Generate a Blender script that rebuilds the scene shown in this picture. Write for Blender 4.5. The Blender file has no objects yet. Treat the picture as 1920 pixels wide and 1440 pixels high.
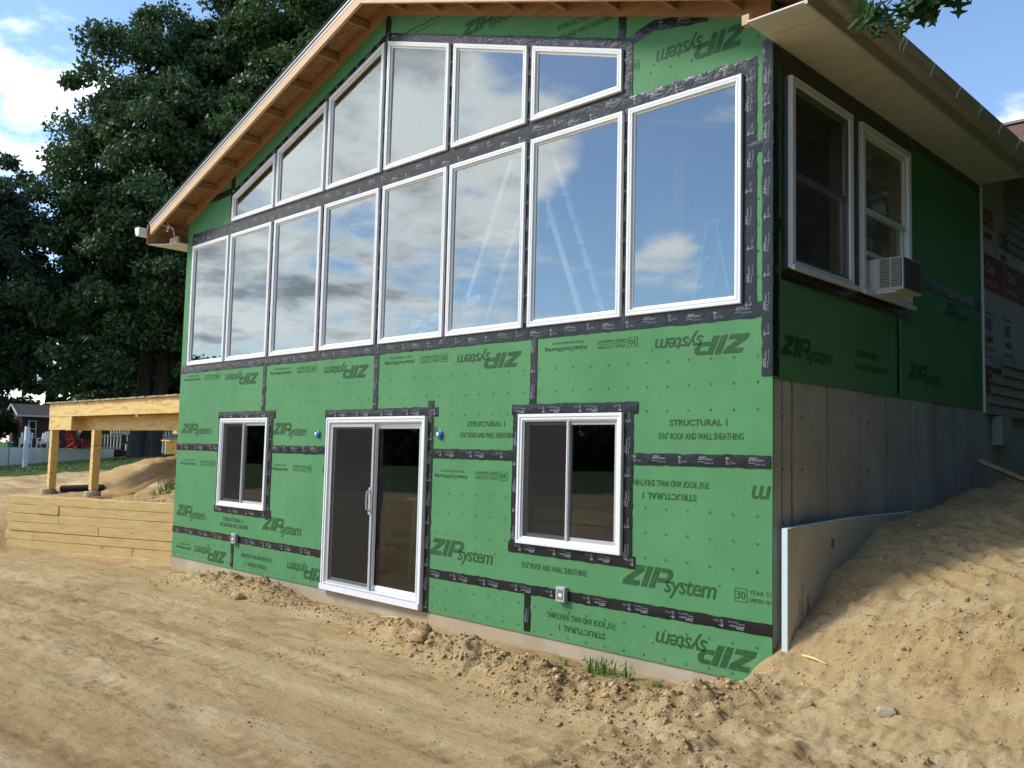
import bpy, math, random
import numpy as np
from mathutils import Matrix, Vector
from mathutils.geometry import tessellate_polygon
random.seed(7); RNG = np.random.default_rng(11)
SC = bpy.context.scene; COL = SC.collection
R = math.radians

# ------------------------------------------------------------------ camera
def setup_camera():
    yaw, pitch, roll = 0.779895, 0.0767256, 0.0238243
    f = Vector((-math.sin(yaw)*math.cos(pitch), math.cos(yaw)*math.cos(pitch), math.sin(pitch)))
    r = f.cross(Vector((0, 0, 1))).normalized(); u = r.cross(f)
    r2 = math.cos(roll)*r + math.sin(roll)*u; u2 = -math.sin(roll)*r + math.cos(roll)*u
    m = Matrix(((r2.x, u2.x, -f.x, 3.255), (r2.y, u2.y, -f.y, -6.0386), (r2.z, u2.z, -f.z, 0.0265), (0, 0, 0, 1)))
    cd = bpy.data.cameras.new('camera'); cd.sensor_width = 36; cd.lens = 1670.6/1920*36
    cd.clip_end = 3000; cd.clip_start = 0.05
    c = bpy.data.objects.new('camera', cd); COL.objects.link(c); c.matrix_world = m; SC.camera = c
setup_camera()

# ------------------------------------------------------------------ world, sun, exposure
SUN_EL, SUN_AZ = 39.0, 223.0          # azimuth as atan2(y, x) of the direction towards the sun
def setup_world():
    w = bpy.data.worlds.new('World'); SC.world = w; w.use_nodes = True
    nt = w.node_tree; N = nt.nodes; L = nt.links; N.clear()
    out = N.new('ShaderNodeOutputWorld')
    sky = N.new('ShaderNodeTexSky'); sky.sky_type = 'NISHITA'; sky.sun_disc = False
    sky.sun_elevation = R(SUN_EL); sky.sun_rotation = R(90-SUN_AZ)
    sky.air_density = 1.0; sky.dust_density = 0.12; sky.ozone_density = 3.0
    bs = N.new('ShaderNodeBackground'); bs.inputs[1].default_value = 0.15; L.new(sky.outputs[0], bs.inputs[0])
    tc = N.new('ShaderNodeTexCoord'); sx = N.new('ShaderNodeSeparateXYZ'); L.new(tc.outputs['Generated'], sx.inputs[0])
    def M(op, a, b=None, c=None, clamp=False):
        n = N.new('ShaderNodeMath'); n.operation = op; n.use_clamp = clamp
        for i, v in enumerate((a, b, c)):
            if v is None: continue
            if isinstance(v, (int, float)): n.inputs[i].default_value = v
            else: L.new(v, n.inputs[i])
        return n.outputs[0]
    X, Y, Z = sx.outputs
    k = M('DIVIDE', 1.0, M('ADD', M('MAXIMUM', Z, 0.0), 0.16))
    cv = N.new('ShaderNodeCombineXYZ'); L.new(M('MULTIPLY', X, k), cv.inputs[0]); L.new(M('MULTIPLY', Y, k), cv.inputs[1])
    def noise(scale, det, rough, off):
        mp = N.new('ShaderNodeMapping'); L.new(cv.outputs[0], mp.inputs[0]); mp.inputs['Location'].default_value = off
        n = N.new('ShaderNodeTexNoise'); n.inputs['Scale'].default_value = scale; n.inputs['Detail'].default_value = det
        n.inputs['Roughness'].default_value = rough; L.new(mp.outputs[0], n.inputs[0]); return n.outputs[0]
    n1 = noise(1.7, 10, 0.58, (0.3, 1.7, 0)); n2 = noise(5.0, 8, 0.6, (4.1, 0.4, 0)); n3 = noise(1.9, 9, 0.58, (2.3, 5.1, 0))
    def lobe(az, el, deg):              # soft bump of cloud cover round a heading
        d = (math.cos(R(el))*math.cos(R(az)), math.cos(R(el))*math.sin(R(az)), math.sin(R(el)))
        dp = N.new('ShaderNodeVectorMath'); dp.operation = 'DOT_PRODUCT'; L.new(tc.outputs['Generated'], dp.inputs[0]); dp.inputs[1].default_value = d
        mr = N.new('ShaderNodeMapRange'); mr.interpolation_type = 'SMOOTHSTEP'; L.new(dp.outputs['Value'], mr.inputs[0])
        mr.inputs[1].default_value = math.cos(R(deg)); mr.inputs[2].default_value = math.cos(R(deg*0.25)); return mr.outputs[0]
    cover = M('MULTIPLY', lobe(-158, 14, 30), 0.21)
    for az, el, dg, a in ((-147, 25, 12, .17), (165, 19, 8, .13), (105, 18.5, 5, .12), (-124, 16, 4, .10), (-125, 11, 4, .12), (-134, 19, 4, .12), (-115, 55, 30, .16), (-100, 20, 22, .12)):
        cover = M('ADD', cover, M('MULTIPLY', lobe(az, el, dg), a))
    dens = M('ADD', M('ADD', M('MULTIPLY', n1, 0.75), M('MULTIPLY', n2, 0.25)), M('SUBTRACT', cover, 0.10))
    mr = N.new('ShaderNodeMapRange'); mr.interpolation_type = 'SMOOTHSTEP'; L.new(dens, mr.inputs[0]); mr.inputs[1].default_value = 0.47; mr.inputs[2].default_value = 0.62
    thick = N.new('ShaderNodeMapRange'); thick.interpolation_type = 'SMOOTHSTEP'
    L.new(M('ADD', M('MULTIPLY', n3, 0.6), M('MULTIPLY', dens, 0.5)), thick.inputs[0]); thick.inputs[1].default_value = 0.57; thick.inputs[2].default_value = 0.72
    cr = N.new('ShaderNodeMix'); cr.data_type = 'RGBA'; L.new(thick.outputs[0], cr.inputs[0])
    cr.inputs[6].default_value = (1.0, 0.98, 0.95, 1); cr.inputs[7].default_value = (0.30, 0.32, 0.36, 1)
    bc = N.new('ShaderNodeBackground'); L.new(cr.outputs[2], bc.inputs[0]); bc.inputs[1].default_value = 1.55
    mx = N.new('ShaderNodeMixShader'); L.new(mr.outputs[0], mx.inputs[0]); L.new(bs.outputs[0], mx.inputs[1]); L.new(bc.outputs[0], mx.inputs[2])
    L.new(mx.outputs[0], out.inputs[0])
    sl = bpy.data.lights.new('sun', 'SUN'); sl.energy = 2.25; sl.angle = R(14); sl.color = (1.0, 0.95, 0.87)
    so = bpy.data.objects.new('sun', sl); COL.objects.link(so)
    d = Vector((math.cos(R(SUN_EL))*math.cos(R(SUN_AZ)), math.cos(R(SUN_EL))*math.sin(R(SUN_AZ)), math.sin(R(SUN_EL))))
    so.rotation_euler = d.to_track_quat('Z', 'Y').to_euler(); so.location = d*40
    vs = SC.view_settings; vs.view_transform = 'Standard'; vs.look = 'None'; vs.gamma = 1; vs.exposure = 0.72
setup_world()

# ------------------------------------------------------------------ helpers
OFF = {}
def tag(o, label=None, cat=None, group=None, kind=None):
    if label: o['label'] = label
    if cat: o['category'] = cat
    if group: o['group'] = group
    if kind: o['kind'] = kind
    return o
def thing(name, loc, label, cat, group=None):
    o = bpy.data.objects.new(name, None); COL.objects.link(o); o.location = loc; o.empty_display_size = 0.2
    OFF[o] = np.array(loc, float); return tag(o, label, cat, group)
class MB:
    def __init__(s): s.v = []; s.f = []; s.m = []; s.n = 0; s.sm = False
    def add(s, v, f, mi=0):
        v = [tuple(map(float, p)) for p in v]; s.v += v; s.f += [tuple(i+s.n for i in q) for q in f]; s.m += [mi]*len(f); s.n += len(v); return s
    def box(s, x0, x1, y0, y1, z0, z1, mi=0):
        x0, x1 = min(x0, x1), max(x0, x1); y0, y1 = min(y0, y1), max(y0, y1); z0, z1 = min(z0, z1), max(z0, z1)
        v = [(x0, y0, z0), (x1, y0, z0), (x1, y1, z0), (x0, y1, z0), (x0, y0, z1), (x1, y0, z1), (x1, y1, z1), (x0, y1, z1)]
        return s.add(v, [(0, 3, 2, 1), (4, 5, 6, 7), (0, 1, 5, 4), (1, 2, 6, 5), (2, 3, 7, 6), (3, 0, 4, 7)], mi)
    def bar(s, a, b, w, h, up=(0, 0, 1), mi=0):         # rectangular bar from a to b
        a = Vector(a); b = Vector(b); d = (b-a).normalized(); sd = d.cross(Vector(up))
        if sd.length < 1e-4: sd = d.cross(Vector((0, 1, 0)))
        sd.normalize(); u = sd.cross(d)
        v = [p + sd*i*w/2 + u*j*h/2 for p in (a, b) for i, j in ((-1, -1), (1, -1), (1, 1), (-1, 1))]
        return s.add(v, [(3, 2, 1, 0), (4, 5, 6, 7), (0, 1, 5, 4), (1, 2, 6, 5), (2, 3, 7, 6), (3, 0, 4, 7)], mi)
    def prism(s, pts, fn, d0, d1, mi=0):                # 2-D outline extruded: fn(p, q, d) -> point
        n = len(pts); v = [fn(p, q, d0) for p, q in pts] + [fn(p, q, d1) for p, q in pts]
        return s.add(v, [tuple(range(n-1, -1, -1)), tuple(range(n, 2*n))] + [(i, (i+1) % n, (i+1) % n+n, i+n) for i in range(n)], mi)
    def tube(s, pts, rad, seg=8, mi=0, cap=True):
        pts = [Vector(p) for p in pts]; n = len(pts)
        if isinstance(rad, (int, float)): rad = [rad]*n
        v = []; f = []; ref = Vector((0.31, 0.17, 0.93))
        for i, p in enumerate(pts):
            d = (pts[min(i+1, n-1)]-pts[max(i-1, 0)]).normalized(); a = d.cross(ref)
            if a.length < 1e-3: a = d.cross(Vector((1, 0, 0)))
            a.normalize(); b = d.cross(a)
            v += [p + (a*math.cos(t)+b*math.sin(t))*rad[i] for t in [2*math.pi*k/seg for k in range(seg)]]
        for i in range(n-1):
            for k in range(seg): f.append((i*seg+k, i*seg+(k+1) % seg, (i+1)*seg+(k+1) % seg, (i+1)*seg+k))
        if cap: f += [tuple(range(seg-1, -1, -1)), tuple(range((n-1)*seg, n*seg))]
        return s.add(v, f, mi)
    def lathe(s, c, prof, seg=20, mi=0):                # profile [(r, z)]
        return s.tube_rings([[(c[0]+r*math.cos(t), c[1]+r*math.sin(t), c[2]+z) for t in [2*math.pi*k/seg for k in range(seg)]] for r, z in prof], mi)
    def tube_rings(s, rings, mi=0):
        seg = len(rings[0]); v = [p for r in rings for p in r]; f = []
        for i in range(len(rings)-1):
            for k in range(seg): f.append((i*seg+k, i*seg+(k+1) % seg, (i+1)*seg+(k+1) % seg, (i+1)*seg+k))
        f += [tuple(range(seg-1, -1, -1)), tuple(range((len(rings)-1)*seg, len(rings)*seg))]
        return s.add(v, f, mi)
    def build(s, name, mats, parent=None, base=None, smooth=False, bevel=0):
        me = bpy.data.meshes.new(name); off = OFF.get(parent, np.zeros(3)) if parent else np.array(base if base else (0, 0, 0), float)
        v = np.array(s.v, float).reshape(-1, 3) - off
        me.from_pydata(v.tolist(), [], s.f)
        return finish(me, name, mats, parent, off, s.m, smooth, bevel)
def finish(me, name, mats, parent, off, mi=None, smooth=False, bevel=0):
    if not isinstance(mats, (list, tuple)): mats = [mats]
    for m in mats: me.materials.append(m)
    if mi is not None and len(mats) > 1: me.polygons.foreach_set('material_index', mi)
    if smooth: me.polygons.foreach_set('use_smooth', [True]*len(me.polygons))
    me.update()
    o = bpy.data.objects.new(name, me); COL.objects.link(o)
    if parent: o.parent = parent
    else: o.location = tuple(off)
    OFF[o] = np.array(off, float)
    if bevel:
        b = o.modifiers.new('bevel', 'BEVEL'); b.width = bevel; b.segments = 2; b.limit_method = 'ANGLE'; b.harden_normals = False
    return o
def npmesh(name, V, F, mats, parent=None, base=(0, 0, 0), smooth=False, mi=None):    # V (n,3), F (m,k) arrays
    off = OFF.get(parent, np.zeros(3)) if parent else np.array(base, float)
    me = bpy.data.meshes.new(name); V = (np.asarray(V, float)-off).astype(np.float32); F = np.asarray(F, np.int32); k = F.shape[1]
    me.vertices.add(len(V)); me.vertices.foreach_set('co', V.ravel())
    me.loops.add(F.size); me.loops.foreach_set('vertex_index', F.ravel())
    me.polygons.add(len(F)); me.polygons.foreach_set('loop_start', np.arange(0, F.size, k, dtype=np.int32))
    try: me.polygons.foreach_set('loop_total', np.full(len(F), k, np.int32))
    except Exception: pass
    if smooth: me.polygons.foreach_set('use_smooth', np.ones(len(F), bool))
    me.update(calc_edges=True); me.validate()
    return finish(me, name, mats, parent, off, mi)

# numpy gradient noise
def _h(ix, iy, s):
    h = (ix*374761393 + iy*668265263 + s*982451653) & 0xffffffff
    h = ((h ^ (h >> 13))*1274126177) & 0xffffffff; h = h ^ (h >> 16); return (h & 0xffff)/65535.0
def vnoise(x, y, s=0):
    x = np.asarray(x, float); y = np.asarray(y, float); ix = np.floor(x).astype(np.int64); iy = np.floor(y).astype(np.int64)
    fx = x-ix; fy = y-iy; fx = fx*fx*fx*(fx*(fx*6-15)+10); fy = fy*fy*fy*(fy*(fy*6-15)+10)
    a = _h(ix, iy, s); b = _h(ix+1, iy, s); c = _h(ix, iy+1, s); d = _h(ix+1, iy+1, s)
    return (a*(1-fx)+b*fx)*(1-fy)+(c*(1-fx)+d*fx)*fy*1.0 - 0.5
def fbm(x, y, o=4, s=0, g=0.5):
    t = 0; a = 1; fr = 1
    for i in range(o): t = t + a*vnoise(x*fr+17.3*i, y*fr-9.1*i, s+i); a *= g; fr *= 2.03
    return t
def sst(e0, e1, x):
    t = np.clip((np.asarray(x, float)-e0)/(e1-e0), 0, 1); return t*t*(3-2*t)

# materials
MATS = {}
def pm(name, col, rough=0.6, var=None, vscale=8, bump=0.0, bscale=40, spec=0.4, metal=0, stretch=(1, 1, 1), detail=6, var2=None, v2scale=2.0, island=0.0, alpha=None, contrast=(0.35, 0.65), knots=0):
    if name in MATS: return MATS[name]
    m = bpy.data.materials.new(name); m.use_nodes = True; MATS[name] = m
    nt = m.node_tree; N = nt.nodes; L = nt.links; b = N['Principled BSDF']
    b.inputs['Roughness'].default_value = rough; b.inputs['Metallic'].default_value = metal; b.inputs['Specular IOR Level'].default_value = spec
    c4 = lambda c: (c[0], c[1], c[2], 1)
    b.inputs['Base Color'].default_value = c4(col); tc = N.new('ShaderNodeTexCoord'); mp = N.new('ShaderNodeMapping'); mp.inputs['Scale'].default_value = stretch
    L.new(tc.outputs['Object'], mp.inputs[0]); last = None
    def nz(sc, det):
        n = N.new('ShaderNodeTexNoise'); n.inputs['Scale'].default_value = sc; n.inputs['Detail'].default_value = det; n.inputs['Roughness'].default_value = 0.6
        L.new(mp.outputs[0], n.inputs[0]); return n.outputs[0]
    def mix(fac, a, bcol, lo=0.35, hi=0.65):
        r = N.new('ShaderNodeMapRange'); L.new(fac, r.inputs[0]); r.inputs[1].default_value = lo; r.inputs[2].default_value = hi
        x = N.new('ShaderNodeMix'); x.data_type = 'RGBA'; L.new(r.outputs[0], x.inputs[0])
        for i_, q in ((6, a), (7, bcol)):
            if isinstance(q, tuple): x.inputs[i_].default_value = c4(q)
            else: L.new(q, x.inputs[i_])
        return x.outputs[2]
    if var: last = mix(nz(vscale, detail), tuple(col), var, *contrast)
    if var2: last = mix(nz(v2scale, 4), last if last else tuple(col), var2, 0.5, 0.8)
    if knots:
        mk = N.new('ShaderNodeMapping'); mk.inputs['Scale'].default_value = (2.2, 2.2, 5.5); L.new(tc.outputs['Object'], mk.inputs[0]); vo = N.new('ShaderNodeTexVoronoi'); vo.inputs['Scale'].default_value = knots; L.new(mk.outputs[0], vo.inputs['Vector'])
        last = mix(vo.outputs['Distance'], (col[0]*.32, col[1]*.24, col[2]*.2), last, .05, .13)
    if island:
        g = N.new('ShaderNodeNewGeometry'); hsv = N.new('ShaderNodeHueSaturation')
        r = N.new('ShaderNodeMapRange'); L.new(g.outputs['Random Per Island'], r.inputs[0]); r.inputs[3].default_value = 1-island; r.inputs[4].default_value = 1+island
        L.new(r.outputs[0], hsv.inputs['Value'])
        if last: L.new(last, hsv.inputs['Color'])
        else: hsv.inputs['Color'].default_value = c4(col)
        last = hsv.outputs[0]
    if last: L.new(last, b.inputs['Base Color'])
    if bump:
        bp = N.new('ShaderNodeBump'); bp.inputs['Strength'].default_value = 1.0; bp.inputs['Distance'].default_value = bump; L.new(nz(bscale, 7), bp.inputs['Height']); L.new(bp.outputs[0], b.inputs['Normal'])
    return m
def glass(name, refl, tint=(0.93, 0.97, 0.95), gcol=(0.95, 0.99, 1.0)):
    m = bpy.data.materials.new(name); m.use_nodes = True; nt = m.node_tree; N = nt.nodes; L = nt.links; N.clear()
    o = N.new('ShaderNodeOutputMaterial'); t = N.new('ShaderNodeBsdfTransparent'); t.inputs[0].default_value = (*tint, 1)
    g = N.new('ShaderNodeBsdfGlossy'); g.inputs['Roughness'].default_value = 0.0; g.inputs['Color'].default_value = (*gcol, 1)
    tc = N.new('ShaderNodeTexCoord'); n = N.new('ShaderNodeTexNoise'); n.inputs['Scale'].default_value = 0.9; n.inputs['Detail'].default_value = 1; L.new(tc.outputs['Object'], n.inputs[0])
    bp = N.new('ShaderNodeBump'); bp.inputs['Distance'].default_value = 0.006; bp.inputs['Strength'].default_value = 0.5; L.new(n.outputs[0], bp.inputs['Height']); L.new(bp.outputs[0], g.inputs['Normal'])
    fr = N.new('ShaderNodeFresnel'); fr.inputs[0].default_value = 1.5
    ad = N.new('ShaderNodeMath'); ad.operation = 'MULTIPLY_ADD'; L.new(fr.outputs[0], ad.inputs[0]); ad.inputs[1].default_value = 0.8; ad.inputs[2].default_value = refl; ad.use_clamp = True
    x = N.new('ShaderNodeMixShader'); L.new(ad.outputs[0], x.inputs[0]); L.new(t.outputs[0], x.inputs[1]); L.new(g.outputs[0], x.inputs[2]); L.new(x.outputs[0], o.inputs[0])
    MATS[name] = m; return m
def screen_mat(name, op):
    m = bpy.data.materials.new(name); m.use_nodes = True; nt = m.node_tree; N = nt.nodes; L = nt.links; N.clear()
    o = N.new('ShaderNodeOutputMaterial'); t = N.new('ShaderNodeBsdfTransparent'); d = N.new('ShaderNodeBsdfDiffuse'); d.inputs[0].default_value = (0.038, 0.036, 0.034, 1)
    x = N.new('ShaderNodeMixShader'); x.inputs[0].default_value = op; L.new(t.outputs[0], x.inputs[1]); L.new(d.outputs[0], x.inputs[2]); L.new(x.outputs[0], o.inputs[0]); return m

M_ZIP = pm('green_sheathing', (0.094, 0.270, 0.113), 0.6, var=(0.080, 0.240, 0.099), vscale=2.2, bump=0.0012, bscale=90, spec=0.15, var2=(0.110, 0.285, 0.124), v2scale=0.7)
def mud(m):
    nt = m.node_tree; N = nt.nodes; L = nt.links; b = N['Principled BSDF']; src = b.inputs['Base Color'].links[0].from_socket; tc = N.new('ShaderNodeTexCoord')
    sp = N.new('ShaderNodeSeparateXYZ'); L.new(tc.outputs['Object'], sp.inputs[0]); g = N.new('ShaderNodeMapRange'); L.new(sp.outputs[2], g.inputs[0]); g.inputs[1].default_value = .62; g.inputs[2].default_value = .12; g.inputs[3].default_value = 0; g.inputs[4].default_value = 1
    n = N.new('ShaderNodeTexNoise'); n.inputs['Scale'].default_value = 14; n.inputs['Detail'].default_value = 9; n.inputs['Roughness'].default_value = .75; L.new(tc.outputs['Object'], n.inputs[0])
    a = N.new('ShaderNodeMath'); a.operation = 'MULTIPLY_ADD'; L.new(g.outputs[0], a.inputs[0]); a.inputs[1].default_value = .11; L.new(n.outputs[0], a.inputs[2])
    r = N.new('ShaderNodeMapRange'); L.new(a.outputs[0], r.inputs[0]); r.inputs[1].default_value = .62; r.inputs[2].default_value = .80; r.inputs[4].default_value = .4
    x = N.new('ShaderNodeMix'); x.data_type = 'RGBA'; L.new(r.outputs[0], x.inputs[0]); L.new(src, x.inputs[6]); x.inputs[7].default_value = (.34, .26, .15, 1)
    n2 = N.new('ShaderNodeTexNoise'); n2.inputs['Scale'].default_value = .9; n2.inputs['Detail'].default_value = 7; n2.inputs['Roughness'].default_value = .7; L.new(tc.outputs['Object'], n2.inputs[0]); r2 = N.new('ShaderNodeMapRange'); L.new(n2.outputs[0], r2.inputs[0]); r2.inputs[1].default_value = .55; r2.inputs[2].default_value = .75; r2.inputs[4].default_value = .22
    y = N.new('ShaderNodeMix'); y.data_type = 'RGBA'; L.new(r2.outputs[0], y.inputs[0]); L.new(x.outputs[2], y.inputs[6]); y.inputs[7].default_value = (.16, .27, .15, 1); L.new(y.outputs[2], b.inputs['Base Color'])
mud(M_ZIP)
M_INK = pm('sheathing_ink', (0.024, 0.074, 0.028), 0.6, var=(0.038, 0.112, 0.042), vscale=30, stretch=(0.25, 1, 2.2), spec=0.2)
M_INK2 = pm('faint_ink', (0.030, 0.115, 0.034), 0.6, spec=0.2)
M_TAPE = pm('black_tape', (0.013, 0.014, 0.016), 0.22, var=(0.018, 0.019, 0.021), vscale=5, bump=0.006, bscale=14, spec=0.35)
M_TPRINT = pm('tape_ink', (0.19, 0.205, 0.235), 0.5)
M_WHITE = pm('white_vinyl', (0.80, 0.81, 0.82), 0.35, var=(0.76, 0.77, 0.78), vscale=3)
M_GLASS = glass('window_glass', 0.205, gcol=(0.84, 0.95, 1.0))
M_GLASS2 = glass('basement_glass', 0.05)
M_GLASS3 = glass('side_glass', 0.06)
M_SCREEN = screen_mat('insect_screen', 0.6)
M_CONC = pm('concrete', (0.50, 0.495, 0.455), 0.85, var=(0.38, 0.378, 0.35), vscale=2.5, bump=0.004, bscale=25, spec=0.2, var2=(0.34, 0.31, 0.265), v2scale=1.3, stretch=(1, 1, 0.7))
M_PINE = pm('pine_lumber', (0.62, 0.43, 0.24), 0.6, var=(0.50, 0.30, 0.15), vscale=3, stretch=(0.6, 8, 8), bump=0.001, bscale=20)
M_BARGE = pm('barge_lumber', (0.66, 0.46, 0.27), 0.6, var=(0.58, 0.38, 0.21), vscale=5, stretch=(0.5, 8, 8))
M_OSB = pm('strand_board', (0.36, 0.20, 0.085), 0.7, var=(0.22, 0.115, 0.045), vscale=22, bump=0.002, bscale=30, var2=(0.44, 0.27, 0.13), v2scale=30)
M_TREAT = pm('treated_lumber', (0.76, 0.55, 0.21), 0.65, var=(0.66, 0.44, 0.14), vscale=2.6, stretch=(1.0, 7, 9), bump=0.0015, bscale=16, var2=(0.42, 0.22, 0.07), v2scale=2.2, knots=1.1)
M_TREAT2 = pm('treated_timber', (0.78, 0.55, 0.235), 0.7, var=(0.66, 0.43, 0.15), vscale=2.2, stretch=(1.2, 3, 9), bump=0.003, bscale=12, var2=(0.56, 0.46, 0.20), v2scale=1.6, island=0.14, knots=1.0)
M_SHING = pm('asphalt_shingle', (0.085, 0.075, 0.07), 0.9, var=(0.05, 0.045, 0.04), vscale=40, bump=0.004, bscale=60)
M_DRIP = pm('drip_metal', (0.50, 0.52, 0.54), 0.35, metal=0.6)
M_SOFF = pm('vinyl_soffit', (0.72, 0.69, 0.61), 0.5, var=(0.66, 0.63, 0.55), vscale=6)
M_GUT = pm('gutter_metal', (0.55, 0.49, 0.41), 0.4, var=(0.47, 0.42, 0.35), vscale=4)
M_FOAM = pm('blue_foam_board', (0.62, 0.74, 0.74), 0.6, var=(0.56, 0.66, 0.64), vscale=3)
M_FOAMFACE = pm('foam_face', (0.56, 0.57, 0.50), 0.6, var=(0.48, 0.48, 0.42), vscale=3)
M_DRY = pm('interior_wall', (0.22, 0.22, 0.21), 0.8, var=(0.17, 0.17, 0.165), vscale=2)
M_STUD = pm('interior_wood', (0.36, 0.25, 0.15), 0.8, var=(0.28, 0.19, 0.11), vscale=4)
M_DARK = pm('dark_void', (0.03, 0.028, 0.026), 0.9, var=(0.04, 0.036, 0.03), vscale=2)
M_SLAB = pm('slab_floor', (0.26, 0.22, 0.17), 0.8, var=(0.2, 0.16, 0.12), vscale=1.5)
M_GREY = pm('grey_plastic', (0.44, 0.45, 0.46), 0.45, bump=0.001)
M_ALU = pm('aluminium', (0.75, 0.77, 0.78), 0.35, metal=0.3)
M_CYAN = pm('cyan_fibreglass', (0.06, 0.50, 0.55), 0.5)
M_ORANGE = pm('orange_paint', (0.65, 0.12, 0.05), 0.5)
M_RED = pm('red_plastic', (0.42, 0.03, 0.03), 0.5)
M_BLUE = pm('blue_plastic', (0.015, 0.12, 0.42), 0.4)
M_BLACK = pm('black_plastic', (0.015, 0.015, 0.016), 0.45)
M_GREYW = pm('weathered_white_paint', (0.78, 0.80, 0.82), 0.7, var=(0.68, 0.70, 0.72), vscale=1.5, stretch=(1, 1, 0.3))
M_BRICK = pm('brown_siding', (0.115, 0.055, 0.042), 0.8, var=(0.095, 0.045, 0.035), vscale=6, stretch=(1, 1, 6))
M_WRAP = pm('house_wrap', (0.44, 0.41, 0.38), 0.6, var=(0.36, 0.34, 0.315), vscale=4, bump=0.006, bscale=4)
M_WRED = pm('wrap_red', (0.30, 0.035, 0.04), 0.6, var=(0.10, 0.02, 0.025), vscale=12)
M_WBLK = pm('wrap_black', (0.03, 0.03, 0.032), 0.6)
M_SIDING = pm('beige_siding', (0.27, 0.245, 0.20), 0.6, var=(0.23, 0.21, 0.175), vscale=4)
M_RSHING = pm('brown_shingle', (0.22, 0.125, 0.085), 0.9, var=(0.14, 0.08, 0.055), vscale=14, bump=0.006, bscale=30)
M_BARK = pm('bark', (0.085, 0.07, 0.058), 0.9, var=(0.045, 0.037, 0.03), vscale=3, stretch=(3, 3, 0.6), bump=0.03, bscale=5)
M_STEEL = pm('galvanised_steel', (0.5, 0.51, 0.52), 0.4, metal=0.8)
def leafmat(name, c, c2, isl=0.35, vs=0.35, tr=0.25):
    m = pm(name, c, 0.5, var=c2, vscale=vs, island=isl, spec=0.35, detail=3)
    nt = m.node_tree; N = nt.nodes; L = nt.links; b = N['Principled BSDF']; o = N['Material Output']
    t = N.new('ShaderNodeBsdfTranslucent'); src = b.inputs['Base Color'].links[0].from_socket; L.new(src, t.inputs[0])
    x = N.new('ShaderNodeMixShader'); x.inputs[0].default_value = tr; L.new(b.outputs[0], x.inputs[1]); L.new(t.outputs[0], x.inputs[2]); L.new(x.outputs[0], o.inputs[0]); return m
M_LEAF = leafmat('oak_leaves', (0.050, 0.100, 0.040), (0.075, 0.130, 0.042))
M_LEAF2 = leafmat('maple_leaves', (0.058, 0.118, 0.038), (0.085, 0.150, 0.042))
M_LEAF3 = leafmat('grey_leaves', (0.055, 0.095, 0.052), (0.080, 0.120, 0.060))
M_LEAFD = leafmat('painted_shade_leaves', (0.016, 0.036, 0.014), (0.024, 0.045, 0.016), tr=0.1)  # darkened leaf colour: shade painted in for the trees and woods at right
M_LEAFN = leafmat('near_oak_leaves', (0.030, 0.085, 0.022), (0.05, 0.125, 0.03), 0.25, 3, 0.3)
M_BUSH = leafmat('bush_leaves', (0.045, 0.085, 0.03), (0.07, 0.11, 0.03))
M_GRASS = leafmat('grass_blades', (0.07, 0.14, 0.03), (0.10, 0.17, 0.04), 0.4, 2)

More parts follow.
